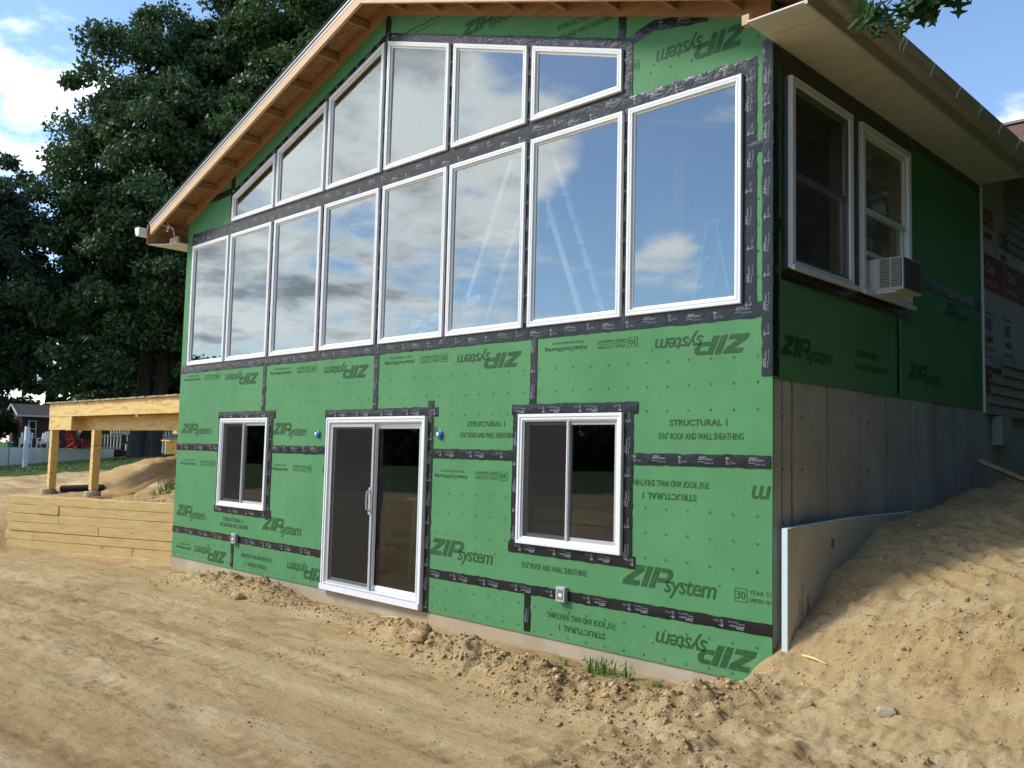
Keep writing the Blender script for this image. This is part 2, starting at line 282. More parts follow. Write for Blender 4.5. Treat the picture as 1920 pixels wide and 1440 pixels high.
# dirt: colour varies with position only (dry sand, damp clay, tracks)
def dirt_mat():
    m = bpy.data.materials.new('dirt'); m.use_nodes = True; nt = m.node_tree; N = nt.nodes; L = nt.links; b = N['Principled BSDF']
    b.inputs['Roughness'].default_value = 0.95; b.inputs['Specular IOR Level'].default_value = 0.1
    tc = N.new('ShaderNodeTexCoord')
    def nz(sc, det, st=(1, 1, 1), rot=0, rough=0.6):
        mp = N.new('ShaderNodeMapping'); mp.inputs['Scale'].default_value = st; mp.inputs['Rotation'].default_value = (0, 0, rot); L.new(tc.outputs['Object'], mp.inputs[0])
        n = N.new('ShaderNodeTexNoise'); n.inputs['Scale'].default_value = sc; n.inputs['Detail'].default_value = det; n.inputs['Roughness'].default_value = rough; L.new(mp.outputs[0], n.inputs[0]); return n.outputs[0]
    def mr(s, a, c): 
        r = N.new('ShaderNodeMapRange'); L.new(s, r.inputs[0]); r.inputs[1].default_value = a; r.inputs[2].default_value = c; return r.outputs[0]
    def mix(f, a, c):
        x = N.new('ShaderNodeMix'); x.data_type = 'RGBA'; L.new(f, x.inputs[0])
        for i, v in ((6, a), (7, c)):
            if isinstance(v, tuple): x.inputs[i].default_value = (*v, 1)
            else: L.new(v, x.inputs[i])
        return x.outputs[2]
    c = mix(mr(nz(0.55, 10, (0.8, 1.5, 1), R(-8), 0.70), 0.40, 0.60), (0.640, 0.472, 0.243), (0.500, 0.335, 0.155))
    c = mix(mr(nz(1.1, 9, (0.45, 2.0, 1), R(-10), 0.72), 0.50, 0.64), c, (0.68, 0.525, 0.300))
    c = mix(mr(nz(2.6, 10, (0.7, 1.6, 1), R(8), 0.74), 0.55, 0.68), c, (0.31, 0.190, 0.088))
    c = mix(mr(nz(0.42, 5, rough=0.6), 0.56, 0.70), c, (0.46, 0.275, 0.125))
    c = mix(mr(nz(16, 10, rough=0.76), 0.57, 0.70), c, (0.22, 0.132, 0.062))
    c = mix(mr(nz(70, 6, rough=0.7), 0.57, 0.72), c, (0.60, 0.44, 0.26))
    at = N.new('ShaderNodeAttribute'); at.attribute_name = 'lawn'; 
    lw = N.new('ShaderNodeMath'); lw.operation = 'ADD'; L.new(at.outputs['Fac'], lw.inputs[0]); n2 = nz(1.2, 6); lw2 = N.new('ShaderNodeMath'); lw2.operation = 'MULTIPLY_ADD'; L.new(n2, lw2.inputs[0]); lw2.inputs[1].default_value = 0.8; lw2.inputs[2].default_value = -0.4; L.new(lw2.outputs[0], lw.inputs[1])
    gc = mix(mr(nz(3, 6), 0.35, 0.65), (0.045, 0.088, 0.022), (0.075, 0.115, 0.032))
    c = mix(mr(lw.outputs[0], 0.42, 0.58), c, gc)
    L.new(c, b.inputs['Base Color'])
    b1 = N.new('ShaderNodeBump'); b1.inputs['Distance'].default_value = 0.034; b1.inputs['Strength'].default_value = 1.0; L.new(nz(30, 11, rough=0.80), b1.inputs['Height'])
    b2 = N.new('ShaderNodeBump'); b2.inputs['Distance'].default_value = 0.03; b2.inputs['Strength'].default_value = 0.8; L.new(nz(6, 6, (0.6, 1.5, 1)), b2.inputs['Height']); L.new(b1.outputs[0], b2.inputs['Normal'])
    L.new(b2.outputs[0], b.inputs['Normal']); MATS['dirt'] = m; return m
M_DIRT = dirt_mat()
M_CLOD = pm('dirt_clod', (0.52, 0.375, 0.205), 0.95, var=(0.36, 0.240, 0.125), vscale=9, bump=0.01, bscale=30, spec=0.1, island=0.22)
M_ROCK = pm('pale_stone', (0.42, 0.36, 0.27), 0.85, var=(0.30, 0.24, 0.17), vscale=7, bump=0.008, bscale=20)

# ------------------------------------------------------------------ ground
WA = np.array((-9.80, 0.04)); WB = np.array((-13.05, -1.33)); WD = (WB-WA)/np.linalg.norm(WB-WA); WN = np.array((WD[1], -WD[0]))   # retaining wall line
if WN[1] < 0: WN = -WN
BERM = [(-8.9, -.35, .02, .2), (-7.9, -.36, .10, .30), (-6.9, -.20, .17, .26), (-6.3, -.24, .13, .24), (-5.6, -.34, .03, .2), (-4.5, -.42, .05, .2), (-3.6, -.62, .10, .27), (-2.75, -.78, .14, .32), (-1.5, -.94, .15, .42), (-.7, -1.02, .13, .44), (-.2, -.92, .10, .36), (.0, -.55, .06, .28)]
def ground_z(x, y, fine=True):
    x = np.asarray(x, float); y = np.asarray(y, float)
    z = -1.77 + 0.02*sst(-6, -1, x) + 0.03*fbm(x*.35, y*.35, 3, 5)
    ye = y + 0.30*np.maximum(x-.1, 0)
    bank = np.interp(ye, [-6, -3, -1.5, -.6, -.2, .04, .32, .6, .92, 1.25, 1.58, 2.25, 2.8, 3.4, 4.7, 8, 20, 60], [-1.77, -1.74, -1.68, -1.59, -1.48, -1.345, -1.11, -.95, -.80, -.685, -.58, -.44, -.40, -.33, -.19, .0, .3, .6])
    mk = sst(-.42, 0.14, x + 0.25*np.clip(-y-.25, 0, 1.2) + .18*fbm(x*1.3, y*1.3, 2, 31))
    z = z*(1-mk) + np.maximum(bank, z)*mk
    # left: fill behind the timber wall, rising to the mound under the deck
    d = (x-WA[0])*WN[0] + (y-WA[1])*WN[1]; s = (x-WA[0])*WD[0] + (y-WA[1])*WD[1]
    rise = np.interp(y + .10*np.sin(x*1.7), [.75, 1.25, 1.9, 2.6, 3.4, 6, 12], [0, .12, .50, .78, .86, .92, .98])*sst(-21, -16.2, x)
    fill = -1.01 + rise - .07*sst(-12, -15, x)
    soft = sst(3.3, 4.6, s); step = np.clip(d/.12, 0, 1)*(1-soft) + sst(-1.1, .5, d)*soft
    left = sst(-9.6, -9.8, x)
    z = z*(1-left*step) + fill*left*step
    lawn = np.clip(-1.05 + .09*(y-5.6) + .045*(x+35), -1.7, .25)
    w = sst(-19, -27, x)*sst(-8, -1, y + .12*(x+20)*0)
    z = z*(1-w) + lawn*w
    # loose windrow along the house
    bz = np.zeros_like(x)
    for a, b in zip(BERM[:-1], BERM[1:]):
        ax, ay, ah, aw = a; bx, by, bh, bw = b; L2 = (bx-ax)**2+(by-ay)**2
        t = np.clip(((x-ax)*(bx-ax)+(y-ay)*(by-ay))/L2, 0, 1); r = np.hypot(x-ax-t*(bx-ax), y-ay-t*(by-ay)); wd = aw+t*(bw-aw)
        bz = np.maximum(bz, (ah+t*(bh-ah))*np.exp(-(r/wd)**2*1.6))
    if fine:
        z = z + bz*(1+.9*fbm(x*2.6, y*2.6, 4, 77))
        rough = np.clip(bz*9, 0, 1)
        tex = .016*fbm(x*.7, y*3.2, 4, 40) + .012*fbm(x*2.1, y*2.1, 4, 50)
        tex = tex + .050*mk*fbm(x*2.4, y*2.4, 6, 60, .64)+.03*mk*np.minimum(0, fbm(x*3.7+3, y*3.7, 5, 64, .68))+.055*mk*np.maximum(0, fbm(x*8, y*8, 4, 65, .72))+.020*mk*fbm(x*16, y*16, 2, 69) + .10*rough*(.25-np.abs(fbm(x*4.2, y*4.2, 5, 66, .68)))+.05*rough*fbm(x*9, y*9, 4, 67, .7) + .016*fbm(x*6, y*9, 4, 90, .62)*(.35+.65*sst(-.1, .25, fbm(x*.6, y*.9, 2, 15)))
        ribs = np.sin((ye*.85+.35*x+.08*fbm(x*2, y*2, 2, 3))*42)*np.exp(-((x-.95-.1*np.sin(y*2))/.32)**2)*sst(.2, .8, y)*sst(2.6, 1.8, y)
        tex = tex + .022*ribs + left*step*(.07*fbm(x*2.2, y*2.2, 5, 12, .62) + .03*np.abs(fbm(x*5, y*5, 4, 13, .65)))
        for yr, dp in ((-1.75, .02), (-2.35, .018), (-3.3, .022), (-4.0, .02)):     # wheel tracks along the front
            tk = np.exp(-((y-yr-.12*np.sin(x*.5+yr)-.04*x)/.13)**4)*(1-mk); tex = tex - tk*(dp + .006*np.sign(np.sin(x*38+9*np.abs(y-yr)))*sst(-.12, .12, fbm(x*.8, y*.8, 2, 21)))
        z = z + tex
    else: z = z + bz
    inside = (x > -9.72) & (x < -.04) & (y > .06) & (y < 16)
    return np.where(inside, -2.3, z)
def axis(a, b, step, lo, hi, g):
    c = list(np.arange(a, b, step)); p = b; st = step
    while p < hi: c.append(p); st *= g; p += st
    c.append(hi); q = a; st = step; l = []
    while q > lo: st *= g; q -= st; l.append(max(q, lo))
    return np.array(l[::-1] + c)
def build_ground():
    xs = axis(-13.6, 2.6, 0.024, -900, 900, 1.09); ys = axis(-4.6, 4.2, 0.022, -900, 900, 1.09)
    X, Y = np.meshgrid(xs, ys); Z = ground_z(X, Y); nx, ny = len(xs), len(ys)
    i = np.arange(nx*ny).reshape(ny, nx); F = np.stack([i[:-1, :-1], i[:-1, 1:], i[1:, 1:], i[1:, :-1]], -1).reshape(-1, 4)
    o = npmesh('ground', np.stack([X, Y, Z], -1).reshape(-1, 3), F, M_DIRT, smooth=True)
    lawn = sst(-21.5, -26, X + .5*Y*0)*sst(-6, -1, Y) + sst(25, 40, np.hypot(X, Y)) + sst(.25, .7, X - (3.35-.26*(Y+6)))*sst(-9, -7, Y); lawn = np.clip(lawn, 0, 1)  # last term: unseen dark grass added at right to cut bounce onto side wall
    a = o.data.attributes.new('lawn', 'FLOAT', 'POINT'); a.data.foreach_set('value', lawn.ravel().astype(np.float32))
    tag(o, kind='structure')
build_ground()
def gz(x, y): return float(ground_z(np.array([x]), np.array([y]))[0])

# ------------------------------------------------------------------ lettering (built-in font outlines turned into meshes)
_TC = {}
def text_mesh(s, bold=0.0, shear=0.0, space=1.0):
    k = (s, bold, shear, space)
    if k in _TC: return _TC[k]
    cu = bpy.data.curves.new('t', 'FONT'); cu.body = s; cu.offset = bold; cu.shear = shear; cu.space_character = space; cu.resolution_u = 3; cu.fill_mode = 'FRONT'
    ob = bpy.data.objects.new('t', cu); COL.objects.link(ob); dg = bpy.context.evaluated_depsgraph_get(); me = ob.evaluated_get(dg).to_mesh()
    v = np.array([p.co[:2] for p in me.vertices]); f = [tuple(p.vertices) for p in me.polygons]
    ob.evaluated_get(dg).to_mesh_clear(); bpy.data.objects.remove(ob); bpy.data.curves.remove(cu)
    v = v - v.min(0); w, h = v.max(0); _TC[k] = (v/np.array([w, h]), f, w/h); return _TC[k]
def zip_letters():
    sl = .30; P = []                                # heavy slanted capitals in a box one unit high
    def q(pts): P.append([(x+sl*y, y) for x, y in pts])
    q([(0, 1), (.02, .72), (.40, .72), (.40, .72), (.80, 1)][0:1] + [(0, .74), (.38, .74), (-.02, .26), (-.02, 0), (.74, 0), (.74, .26), (.36, .26), (.76, .74), (.76, 1)])
    q([(.84, 0), (1.10, 0), (1.10, 1), (.84, 1)])
    q([(1.18, 0), (1.44, 0), (1.44, 1), (1.18, 1)])
    n = 8; arc = [(1.74+.30*math.cos(t), .65+.35*math.sin(t)) for t in [-math.pi/2+math.pi*i/n for i in range(n+1)]]
    q([(1.48, .30)] + arc + [(1.48, 1)] + [(1.48, .78)] + [(1.72-.0+.10*math.cos(t), .65+.13*math.sin(t)) for t in [math.pi/2-math.pi*i/n for i in range(n+1)]] + [(1.48, .52)])
    return P
def logo_mesh():
    V = []; F = []
    for poly in zip_letters():
        tri = tessellate_polygon([[Vector((x, y, 0)) for x, y in poly]]); b = len(V); V += poly; F += [tuple(b+i for i in t) for t in tri]
    v, f, ar = text_mesh('system', .012, .22, .92); b = len(V); hh = .74
    V += [(1.86+p[0]*2.15, -.36+p[1]*hh*1.25) for p in v.tolist()]; F += [tuple(b+i for i in t) for t in f]
    b = len(V); n = 10
    for r in (.05, .032): V += [(4.12+r*math.cos(2*math.pi*k/n), .52+r*math.sin(2*math.pi*k/n)) for k in range(n)]
    F += [(b+k, b+(k+1) % n, b+n+(k+1) % n, b+n+k) for k in range(n)]
    V = np.array(V); V = V - V.min(0); w, h = V.max(0); return V/np.array([w, h]), F
LOGO = logo_mesh()
def warranty_mesh():
    V = []; F = []
    def put(s, x0, x1, y0, y1, bold=0):
        v, f, a = text_mesh(s, bold); b = len(V); V.extend([(x0+p[0]*(x1-x0), y0+p[1]*(y1-y0)) for p in v.tolist()]); F.extend([tuple(b+i for i in t) for t in f])
    def rect(x0, x1, y0, y1): b = len(V); V.extend([(x0, y0), (x1, y0), (x1, y1), (x0, y1)]); F.append((b, b+1, b+2, b+3))
    t = .012
    rect(0, .24, 0, .045); rect(0, .24, .955, 1); rect(0, t, .045, .955); rect(.24-t, .24, .045, .955); put('30', .035, .205, .2, .8, .01)
    rect(.24, 1, .48, .515); put('YEAR SYSTEM', .28, .97, .62, .95); put('LIMITED WARRANTY', .28, 1, .06, .38)
    return np.array(V), F
WARR = warranty_mesh()
def two_lines(a, b, big=.55):
    V = []; F = []
    for s, x0, x1, y0, y1, bo in ((a, 0, 1, 1-big, 1, .012), (b, .1, .82, .06, .30, 0)):
        v, f, ar = text_mesh(s, bo, 0, .95); k = len(V); V += [(x0+p[0]*(x1-x0), y0+p[1]*(y1-y0)) for p in v.tolist()]; F += [tuple(k+i for i in t) for t in f]
    return np.array(V), F
ADV = two_lines('AdvanTechFlooring', 'FROM THE CREATORS OF')
STR = text_mesh('STRUCTURAL 1', .03, 0, 1.05)[:2]
ROOF = text_mesh('7/16" ROOF AND WALL SHEATHING', .012, 0, 1.0)[:2]
EM = text_mesh('m', .012, .22)[:2]

# ------------------------------------------------------------------ the green house
HOUSE = thing('house', (-4.88, 2.4, -1.75), 'two storey gabled house clad in green sheathing with black tape and walls of white windows', 'house')
RX, EAVE, SL = -4.88, 3.39, 0.342
XL = -9.775
def roofline(x): return EAVE + SL*(4.88-abs(x-RX))      # underside of the barge boards

UP = []
def quad(x0, x1, z0a, z0b, z1a, z1b): return [(x0, z0a), (x1, z0b), (x1, z1b), (x0, z1a)]
LX = [-9.525, -8.36, -7.18, -6.005, -4.83, -3.68, -2.51, -1.35]
for x in LX: UP.append(quad(x, x+1.10, 1.205, 1.205, 3.015, 3.015))
for i in range(6):
    x0, x1 = (LX[i+1] if i < 0 else [-8.365, -7.183, -6.0, -4.83, -3.675, -2.52][i]), [-7.24, -6.06, -4.90, -3.75, -2.592, -1.428][i]
    t = lambda x: 4.735 - .338*(abs(x-RX)-.03)
    UP.append(quad(x0, x1, 3.20, 3.20, t(x0), t(x1)))
W1 = quad(-8.40, -7.13, -.80, -.80, .403, .403); W2 = quad(-2.592, -1.366, -.81, -.81, .386, .386); DOOR = quad(-5.765, -3.94, -1.612, -1.612, .388, .388)
OPEN = UP + [W1, W2, DOOR]
def inset(poly, d):                                     # offset a convex outline inwards
    n = len(poly); out = []; L = []
    for i in range(n):
        a = np.array(poly[i]); b = np.array(poly[(i+1) % n]); t = (b-a)/np.linalg.norm(b-a); nn = np.array((-t[1], t[0])); L.append((a+nn*d, t))
    for i in range(n):
        (p, t), (q, u) = L[i-1], L[i]; k = np.linalg.solve(np.array([t, -u]).T, q-p); out.append(tuple(p+t*k[0]))
    return out
def front(p, q, d): return (p, d, q)                    # facade plane: x, z with depth y
def side(p, q, d): return (d, p, q)                     # right wall plane: y, z with depth x
def sheet(outer, holes, fn, d):
    polys = [outer] + [h[::-1] for h in holes]; flat = [p for l in polys for p in l]
    tri = tessellate_polygon([[Vector((p, q, 0)) for p, q in l] for l in polys])
    V = [fn(p, q, d) for p, q in flat]; F = []
    for t in tri:
        a, b, c = (np.array(flat[i]) for i in t); cr = (b[0]-a[0])*(c[1]-a[1])-(b[1]-a[1])*(c[0]-a[0])
        F.append(t if cr > 0 else t[::-1])
    return V, F
ZB = -1.622
outer = [(XL, ZB), (0, ZB), (0, roofline(0)+.15), (RX, roofline(RX)+.15), (XL, roofline(XL)+.15)]
holes = [inset(o, .05) for o in OPEN[:-1]]
dq = inset(DOOR, .05); holes.append([(dq[0][0], ZB+.004), (dq[1][0], ZB+.004), dq[2], dq[3]])
b = MB(); V, F = sheet(outer, holes, front, 0.0); b.add(V, F)
V, F = sheet(outer, holes, front, 0.012); b.add(V, F)
WALL = None
b.add([(XL, 0, ZB), (0, 0, ZB), (0, .012, ZB), (XL, .012, ZB)], [(0, 1, 2, 3)])
WALL = b.build('front_wall', M_ZIP, HOUSE)
b = MB(); V, F = sheet(outer, holes, front, 0.15); b.add(V, F)
for h in holes:
    n = len(h)
    for i in range(n):
        p, q = h[i], h[(i+1) % n]; b.add([front(*p, .0125), front(*q, .0125), front(*q, .15), front(*p, .15)], [(0, 1, 2, 3)])
b.build('inner_wall', M_DRY, HOUSE)
# right wall, left wall and back
SW = [[(.22, 1.49), (1.325, 1.49), (1.325, 3.005), (.22, 3.005)], [(1.515, 1.49), (2.62, 1.49), (2.62, 3.005), (1.515, 3.005)]]
b = MB(); V, F = sheet([(0.0, .63), (4.77, .63), (4.77, 3.52), (0.0, 3.52)], [inset(s, .05) for s in SW], side, 0.0); b.add(V, F); b.add([(-.012, p[1], p[2]) for p in V], F)
b.box(-.012, 0, 0, 4.77, .625, .63)
SIDE = b.build('side_wall', M_ZIP, HOUSE)
b = MB(); V, F = sheet([(0.15, .63), (4.77, .63), (4.77, 3.5), (0.15, 3.5)], [inset(s, .05) for s in SW], side, -.15); b.add(V, F)
for s in SW:
    h = inset(s, .05)
    for i in range(4):
        p, q = h[i], h[(i+1) % 4]; b.add([side(*p, -.0125), side(*q, -.0125), side(*q, -.15), side(*p, -.15)], [(0, 1, 2, 3)])
b.build('side_inner_wall', M_STUD, HOUSE)
MB().box(XL, XL+.15, .152, 4.77, -1.62, 3.5).build('left_wall', M_ZIP, HOUSE)
# foundation: strip under the front and the tall wall on the right with its form lines
b = MB(); b.box(XL, -.02, .014, .2, -2.4, ZB-.003)
for a, c in ((-9.0, -.004), (-7.3, -.006), (-3.0, -.005), (-1.2, -.004)): pass
FND = b.build('front_foundation', pm('stained_concrete', (.46, .40, .30), .85, var=(.34, .28, .20), vscale=2.2, bump=.004, bscale=25, spec=.2, var2=(.50, .38, .24), v2scale=1.1), HOUSE)
b = MB(); ys = [.02, .315, .913, 1.514, 2.1, 2.70, 3.3, 3.87, 4.45, 4.95]
for i in range(len(ys)-1): b.box(-.24, -.012+.004*((i*37) % 3), ys[i]+.009, ys[i+1]-.009, -2.4, .622)
b.box(-.25, -.022, .016, 4.95, -2.4, .620); b.build('side_foundation', M_CONC, HOUSE)
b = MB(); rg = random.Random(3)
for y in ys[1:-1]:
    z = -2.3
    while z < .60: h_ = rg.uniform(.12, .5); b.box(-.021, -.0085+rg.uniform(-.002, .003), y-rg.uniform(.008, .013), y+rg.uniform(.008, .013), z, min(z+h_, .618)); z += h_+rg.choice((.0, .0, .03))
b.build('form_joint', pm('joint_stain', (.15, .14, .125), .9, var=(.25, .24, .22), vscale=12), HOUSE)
b = MB()
for i_, y in enumerate(ys[:-1]):
    for z in (.35, -.05, -.45): b.box(-.018, -.0045, y+.14+.01*i_, y+.158+.01*i_, z-.009, z+.009)
b.build('form_tie', pm('rusty_tie', (.10, .06, .04), .9), HOUSE)
# interior
b = MB(); b.box(XL+.151, -.26, .21, 4.76, .62, .88); b.build('upper_floor', pm('plywood_floor', (.60, .50, .36), .7, var=(.50, .40, .27), vscale=3), HOUSE)
b = MB(); b.box(XL+.151, -.26, .21, 4.76, -1.75, -1.63); b.build('basement_floor', M_SLAB, HOUSE)
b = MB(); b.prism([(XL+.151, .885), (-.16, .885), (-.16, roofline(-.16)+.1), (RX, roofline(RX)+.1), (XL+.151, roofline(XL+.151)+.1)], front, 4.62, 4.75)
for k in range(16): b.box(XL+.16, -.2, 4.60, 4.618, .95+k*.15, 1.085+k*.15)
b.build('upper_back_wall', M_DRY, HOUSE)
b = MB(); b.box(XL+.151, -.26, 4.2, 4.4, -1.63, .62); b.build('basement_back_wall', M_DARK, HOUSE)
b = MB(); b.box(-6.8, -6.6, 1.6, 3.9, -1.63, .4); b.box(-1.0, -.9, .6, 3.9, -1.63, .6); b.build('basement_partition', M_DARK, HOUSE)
b = MB(); b.box(-6.05, -5.88, 1.0, 1.15, .885, 4.3); b.box(-3.1, -2.93, 3.2, 3.37, .885, 3.85); b.build('interior_post', M_STUD, HOUSE)
b = MB(); b.box(-7.0, -4.6, 2.8, 2.92, 3.12, 3.20); b.box(-8.2, -7.4, 2.3, 2.4, 3.0, 3.06); b.build('ceiling_light', M_WHITE, HOUSE)

# printed marks on the sheathing
def stamp(mesh, x0, x1, zc, h, inv=False, mat=M_INK, parent=None, plane='f', wall_d=-.0022, slope=0.0):
    v, f = mesh; v = np.array(v); u = v[:, 0]; w = v[:, 1]
    if inv: u = 1-u; w = 1-w
    a = x0+u*(x1-x0); z = zc+(w-.5)*h + slope*(a-(x0+x1)/2)
    P = np.stack([a, np.full(len(a), wall_d), z], 1) if plane == 'f' else np.stack([np.full(len(a), -wall_d), a, z], 1)
    b = MB(); b.add(P.tolist(), [tuple(t) for t in f]); return b.build('printed_lettering', mat, parent or WALL)
for x0, x1, zc, h, inv in ((-1.10, -.19, .93, .20, 1), (-3.55, -2.60, .945, .20, 1), (-5.95, -5.02, .945, .20, 1), (-8.42, -7.47, .965, .2, 1), (-7.04, -6.22, .235, .20, 0), (-9.66, -8.68, .245, .19, 0),
                           (-1.37, -.43, -.985, .23, 0), (-3.86, -2.88, -.98, .23, 0), (-7.20, -6.24, -.985, .23, 0), (-9.68, -8.74, -.965, .22, 0), (-1.06, -.12, -1.445, .22, 1), (-9.09, -8.11, -1.475, .22, 1),
                           (-1.12, -.22, 3.385, .24, 1), (-3.60, -2.66, 4.42, .2, 0), (-6.60, -5.70, -1.45, .2, 1)):
    stamp(LOGO, x0, x1, zc, h, inv)
for x0, x1, zc, inv in ((-1.68, -1.24, .985, 1), (-4.10, -3.66, .99, 1), (-6.53, -6.09, .995, 1), (-9.01, -8.55, 1.005, 1), (-3.20, -2.75, -.20, 1), (-6.54, -6.10, -.23, 1), (-9.01, -8.55, -.23, 1)):
    stamp(WARR, x0, x1, zc, .085, inv)
def part_mesh(mesh, cut):                               # keep only the faces left of a cut (a sheet sawn through its printing)
    v, f = mesh; v = np.array(v); ff = [t for t in f if max(v[i, 0] for i in t) <= cut]; return v, ff
stamp(part_mesh(WARR, .70), -.31, .13, -.995, .10); stamp(WARR, -.225, -.142, 2.12, .045, 1) if 0 else None
stamp(part_mesh(WARR, .242), -1.345, -.99, 3.40, .085, 0)
stamp(part_mesh(WARR, .242), -.225, .05, 2.15, .075, 0)
stamp(EM, -.17, -.012, -.225, .10, 1); stamp(EM, -5.865, -5.80, -.22, .10, 1); stamp(EM, -3.85, -3.79, .225, .10, 1)
for x0, x1, zc, inv in ((-2.30, -1.79, 1.0, 1), (-4.72, -4.20, 1.005, 1), (-7.17, -6.65, 1.0, 1), (-9.66, -9.11, 1.015, 1), (-3.81, -3.31, -.205, 1), (-7.05, -6.64, -.23, 1), (-9.64, -9.13, -.225, 1), (-4.62, -3.80, 4.72, 0), (-9.62, -9.15, -1.45, 1)):
    stamp(ADV, x0, x1, zc, .095, inv)
for x0, x1, zc, inv in ((-.91, -.38, .297, 0), (-3.33, -2.80, .30, 0), (-1.17, -.65, -.297, 1), (-2.06, -1.54, -1.505, 1), (-7.59, -7.05, -1.52, 1), (-8.25, -7.70, -.975, 0), (-2.22, -1.66, 4.03, 0)):
    stamp(STR, x0, x1, zc, .052, inv)
for x0, x1, zc, inv in ((-1.02, -.24, .19, 0), (-3.43, -2.67, .19, 0), (-1.30, -.54, -.195, 1), (-2.54, -1.75, -1.005, 0), (-2.20, -1.43, -1.41, 1), (-7.71, -6.93, -1.415, 1), (-8.34, -7.57, -1.05, 0), (-2.36, -1.55, 3.93, 0)):
    stamp(ROOF, x0, x1, zc, .055, inv)
for y0, y1, zc, me, h in ((.12, 1.02, .865, LOGO, .21), (1.45, 1.95, .95, STR, .06), (1.40, 2.12, .84, ROOF, .06), (2.60, 3.50, .865, LOGO, .21), (3.6, 4.4, 1.60, LOGO, .2)):
    stamp(me, y0, y1, zc, h, False, M_INK, SIDE, 's')
# nail targets: small rings and squares on an eight inch grid
def nails():
    V = []; F = []
    def ring(x, z, sq):
        n = 4 if sq else 8; r, q = (.0105, .0070) if not sq else (.0125, .0080); o = math.pi/4 if sq else 0; b = len(V)
        for rr in (r, q): V.extend([(x+rr*math.cos(o+2*math.pi*k/n), -.0021, z+rr*math.sin(o+2*math.pi*k/n)) for k in range(n)])
        F.extend([(b+k, b+(k+1) % n, b+n+(k+1) % n, b+n+k) for k in range(n)])
        if random.random() < .12: F.append(tuple(b+n+k for k in range(n)))
    k = 0
    for i in range(48):
        x = -.122-.2033*i
        for z in (.80, .596, .393, -.40, -.603, -.81, -1.36, -1.56, 3.05, 3.28, 2.0, 1.8, 1.6, 1.4):
            if not (XL+.05 < x): continue
            if z > 1 and z < 3 and x < -.13: continue
            if z >= 3 and (x < -1.2 or z < 3.1 and x < -.15): continue
            if z == -1.56 and x > -2.4: z = -1.585
            if any(q[0][0]-.12 < x < q[1][0]+.12 and q[0][1]-.13 < z < q[2][1]+.14 for q in (W1, W2, DOOR)): continue
            if z > 1 and x > -.085: continue
            k += 1; ring(x, z + random.uniform(-.004, .004), (i % 3 == 1) if z > 0 else (i+int(z*5)) % 3 == 0)
    m = MB(); m.add(V, F); m.build('nail_mark', M_INK, WALL)['kind'] = 'stuff'
nails()

# black flashing tape with its small print
def tape_print_mesh():
    V = []; F = []
    def add(v, f, x, y, sx, sy): b = len(V); V.extend([(x+p[0]*sx, y+p[1]*sy) for p in np.array(v).tolist()]); F.extend([tuple(b+i for i in t) for t in f])
    add(LOGO[0], LOGO[1], 0, -.005, .135, .036); v, f, a = text_mesh('FLASHING TAPE', .01); add(v, f, .055, -.026, .085, .013)
    add([(0, 0), (1, 0), (1, 1), (0, 1)], [(0, 1, 2, 3)], .0, -.013, .055, .005)
    return V, F
def tape_mark_mesh():
    V = []; F = []
    def rect(x0, x1, y0, y1): b = len(V); V.extend([(x0, y0), (x1, y0), (x1, y1), (x0, y1)]); F.append((b, b+1, b+2, b+3))
    rect(0, .022, .012, .030); rect(.026, .034, .012, .024); rect(.008, .016, -.028, .008); rect(.020, .030, -.028, -.020); rect(.020, .030, -.014, -.008)
    v, f, a = text_mesh('Te Floor', .01); b = len(V); V.extend([(.038+p[0]*.05, -.022+p[1]*.018) for p in v.tolist()]); F.extend([tuple(b+i for i in t) for t in f])
    return V, F
TP, TM = tape_print_mesh(), tape_mark_mesh(); tape_n = [0]
def tape(a, b, w=.095, plane='f', printed=True, flip=False):
    """strip of tape from a to b on the facade (x, z) or right wall (y, z); w is its full width"""
    tape_n[0] += 1; lift = .0030 + .00045*(tape_n[0] % 12); rg = random.Random(tape_n[0]*13)
    a = np.array(a, float); b = np.array(b, float); L = np.linalg.norm(b-a); t = (b-a)/L; nn = np.array((-t[1], t[0])); n = max(2, int(L/.05)); rows = 5
    V = []; F = []; ed = [[rg.gauss(0, .0028) for _ in range(n+1)] for _ in range(2)]; ed[0][0] = ed[0][-1] = 0
    wr = [rg.gauss(0, 1) for _ in range((n+1)*rows)]
    def P(c, d): return (c[0], -d, c[1]) if plane == 'f' else (d, c[0], c[1])
    for i in range(n+1):
        for j in range(rows):
            s = j/(rows-1)-.5; c = a + t*L*i/n + nn*(s*w + (ed[0][i] if j == 0 else ed[1][i] if j == rows-1 else 0))
            V.append(P(c, lift + (abs(wr[i*rows+j])*.0016 if 0 < j < rows-1 else 0)))
    for i in range(n):
        for j in range(rows-1): 
            q = (i*rows+j, (i+1)*rows+j, (i+1)*rows+j+1, i*rows+j+1); F.append(q if plane == 'f' else q)
    m = MB(); m.add(V, F); o = m.build('flashing_tape', M_TAPE, HOUSE, smooth=True)
    if printed and L > .2:
        m = MB(); pos = .03 + rg.random()*.1; k = rg.randint(0, 1); off = (w-.095)/2 if w > .1 else 0
        while pos < L-.13:
            src = TP if k % 2 == 0 else TM; sgn = -1 if flip else 1
            row = -off if (k//2) % 2 else off*.2
            pts = []
            for x, y in src[0]:
                xx = pos + (x if not flip else .135-x); c = a + t*xx + nn*(y*sgn*min(1.0, w/.095) + row); pts.append(P(c, lift+.0042))
            m.add(pts, src[1]); pos += (.245 if k % 2 == 0 else .175) + rg.random()*.02; k += 1
        if m.n: m.build('tape_print', M_TPRINT, o)
    return o
tape((XL, 1.155), (-.0, 1.150), .125)
tape((-9.60, 3.108), (-1.35, 3.108), .19); tape((-1.36, 3.075), (-.135, 3.075), .12)
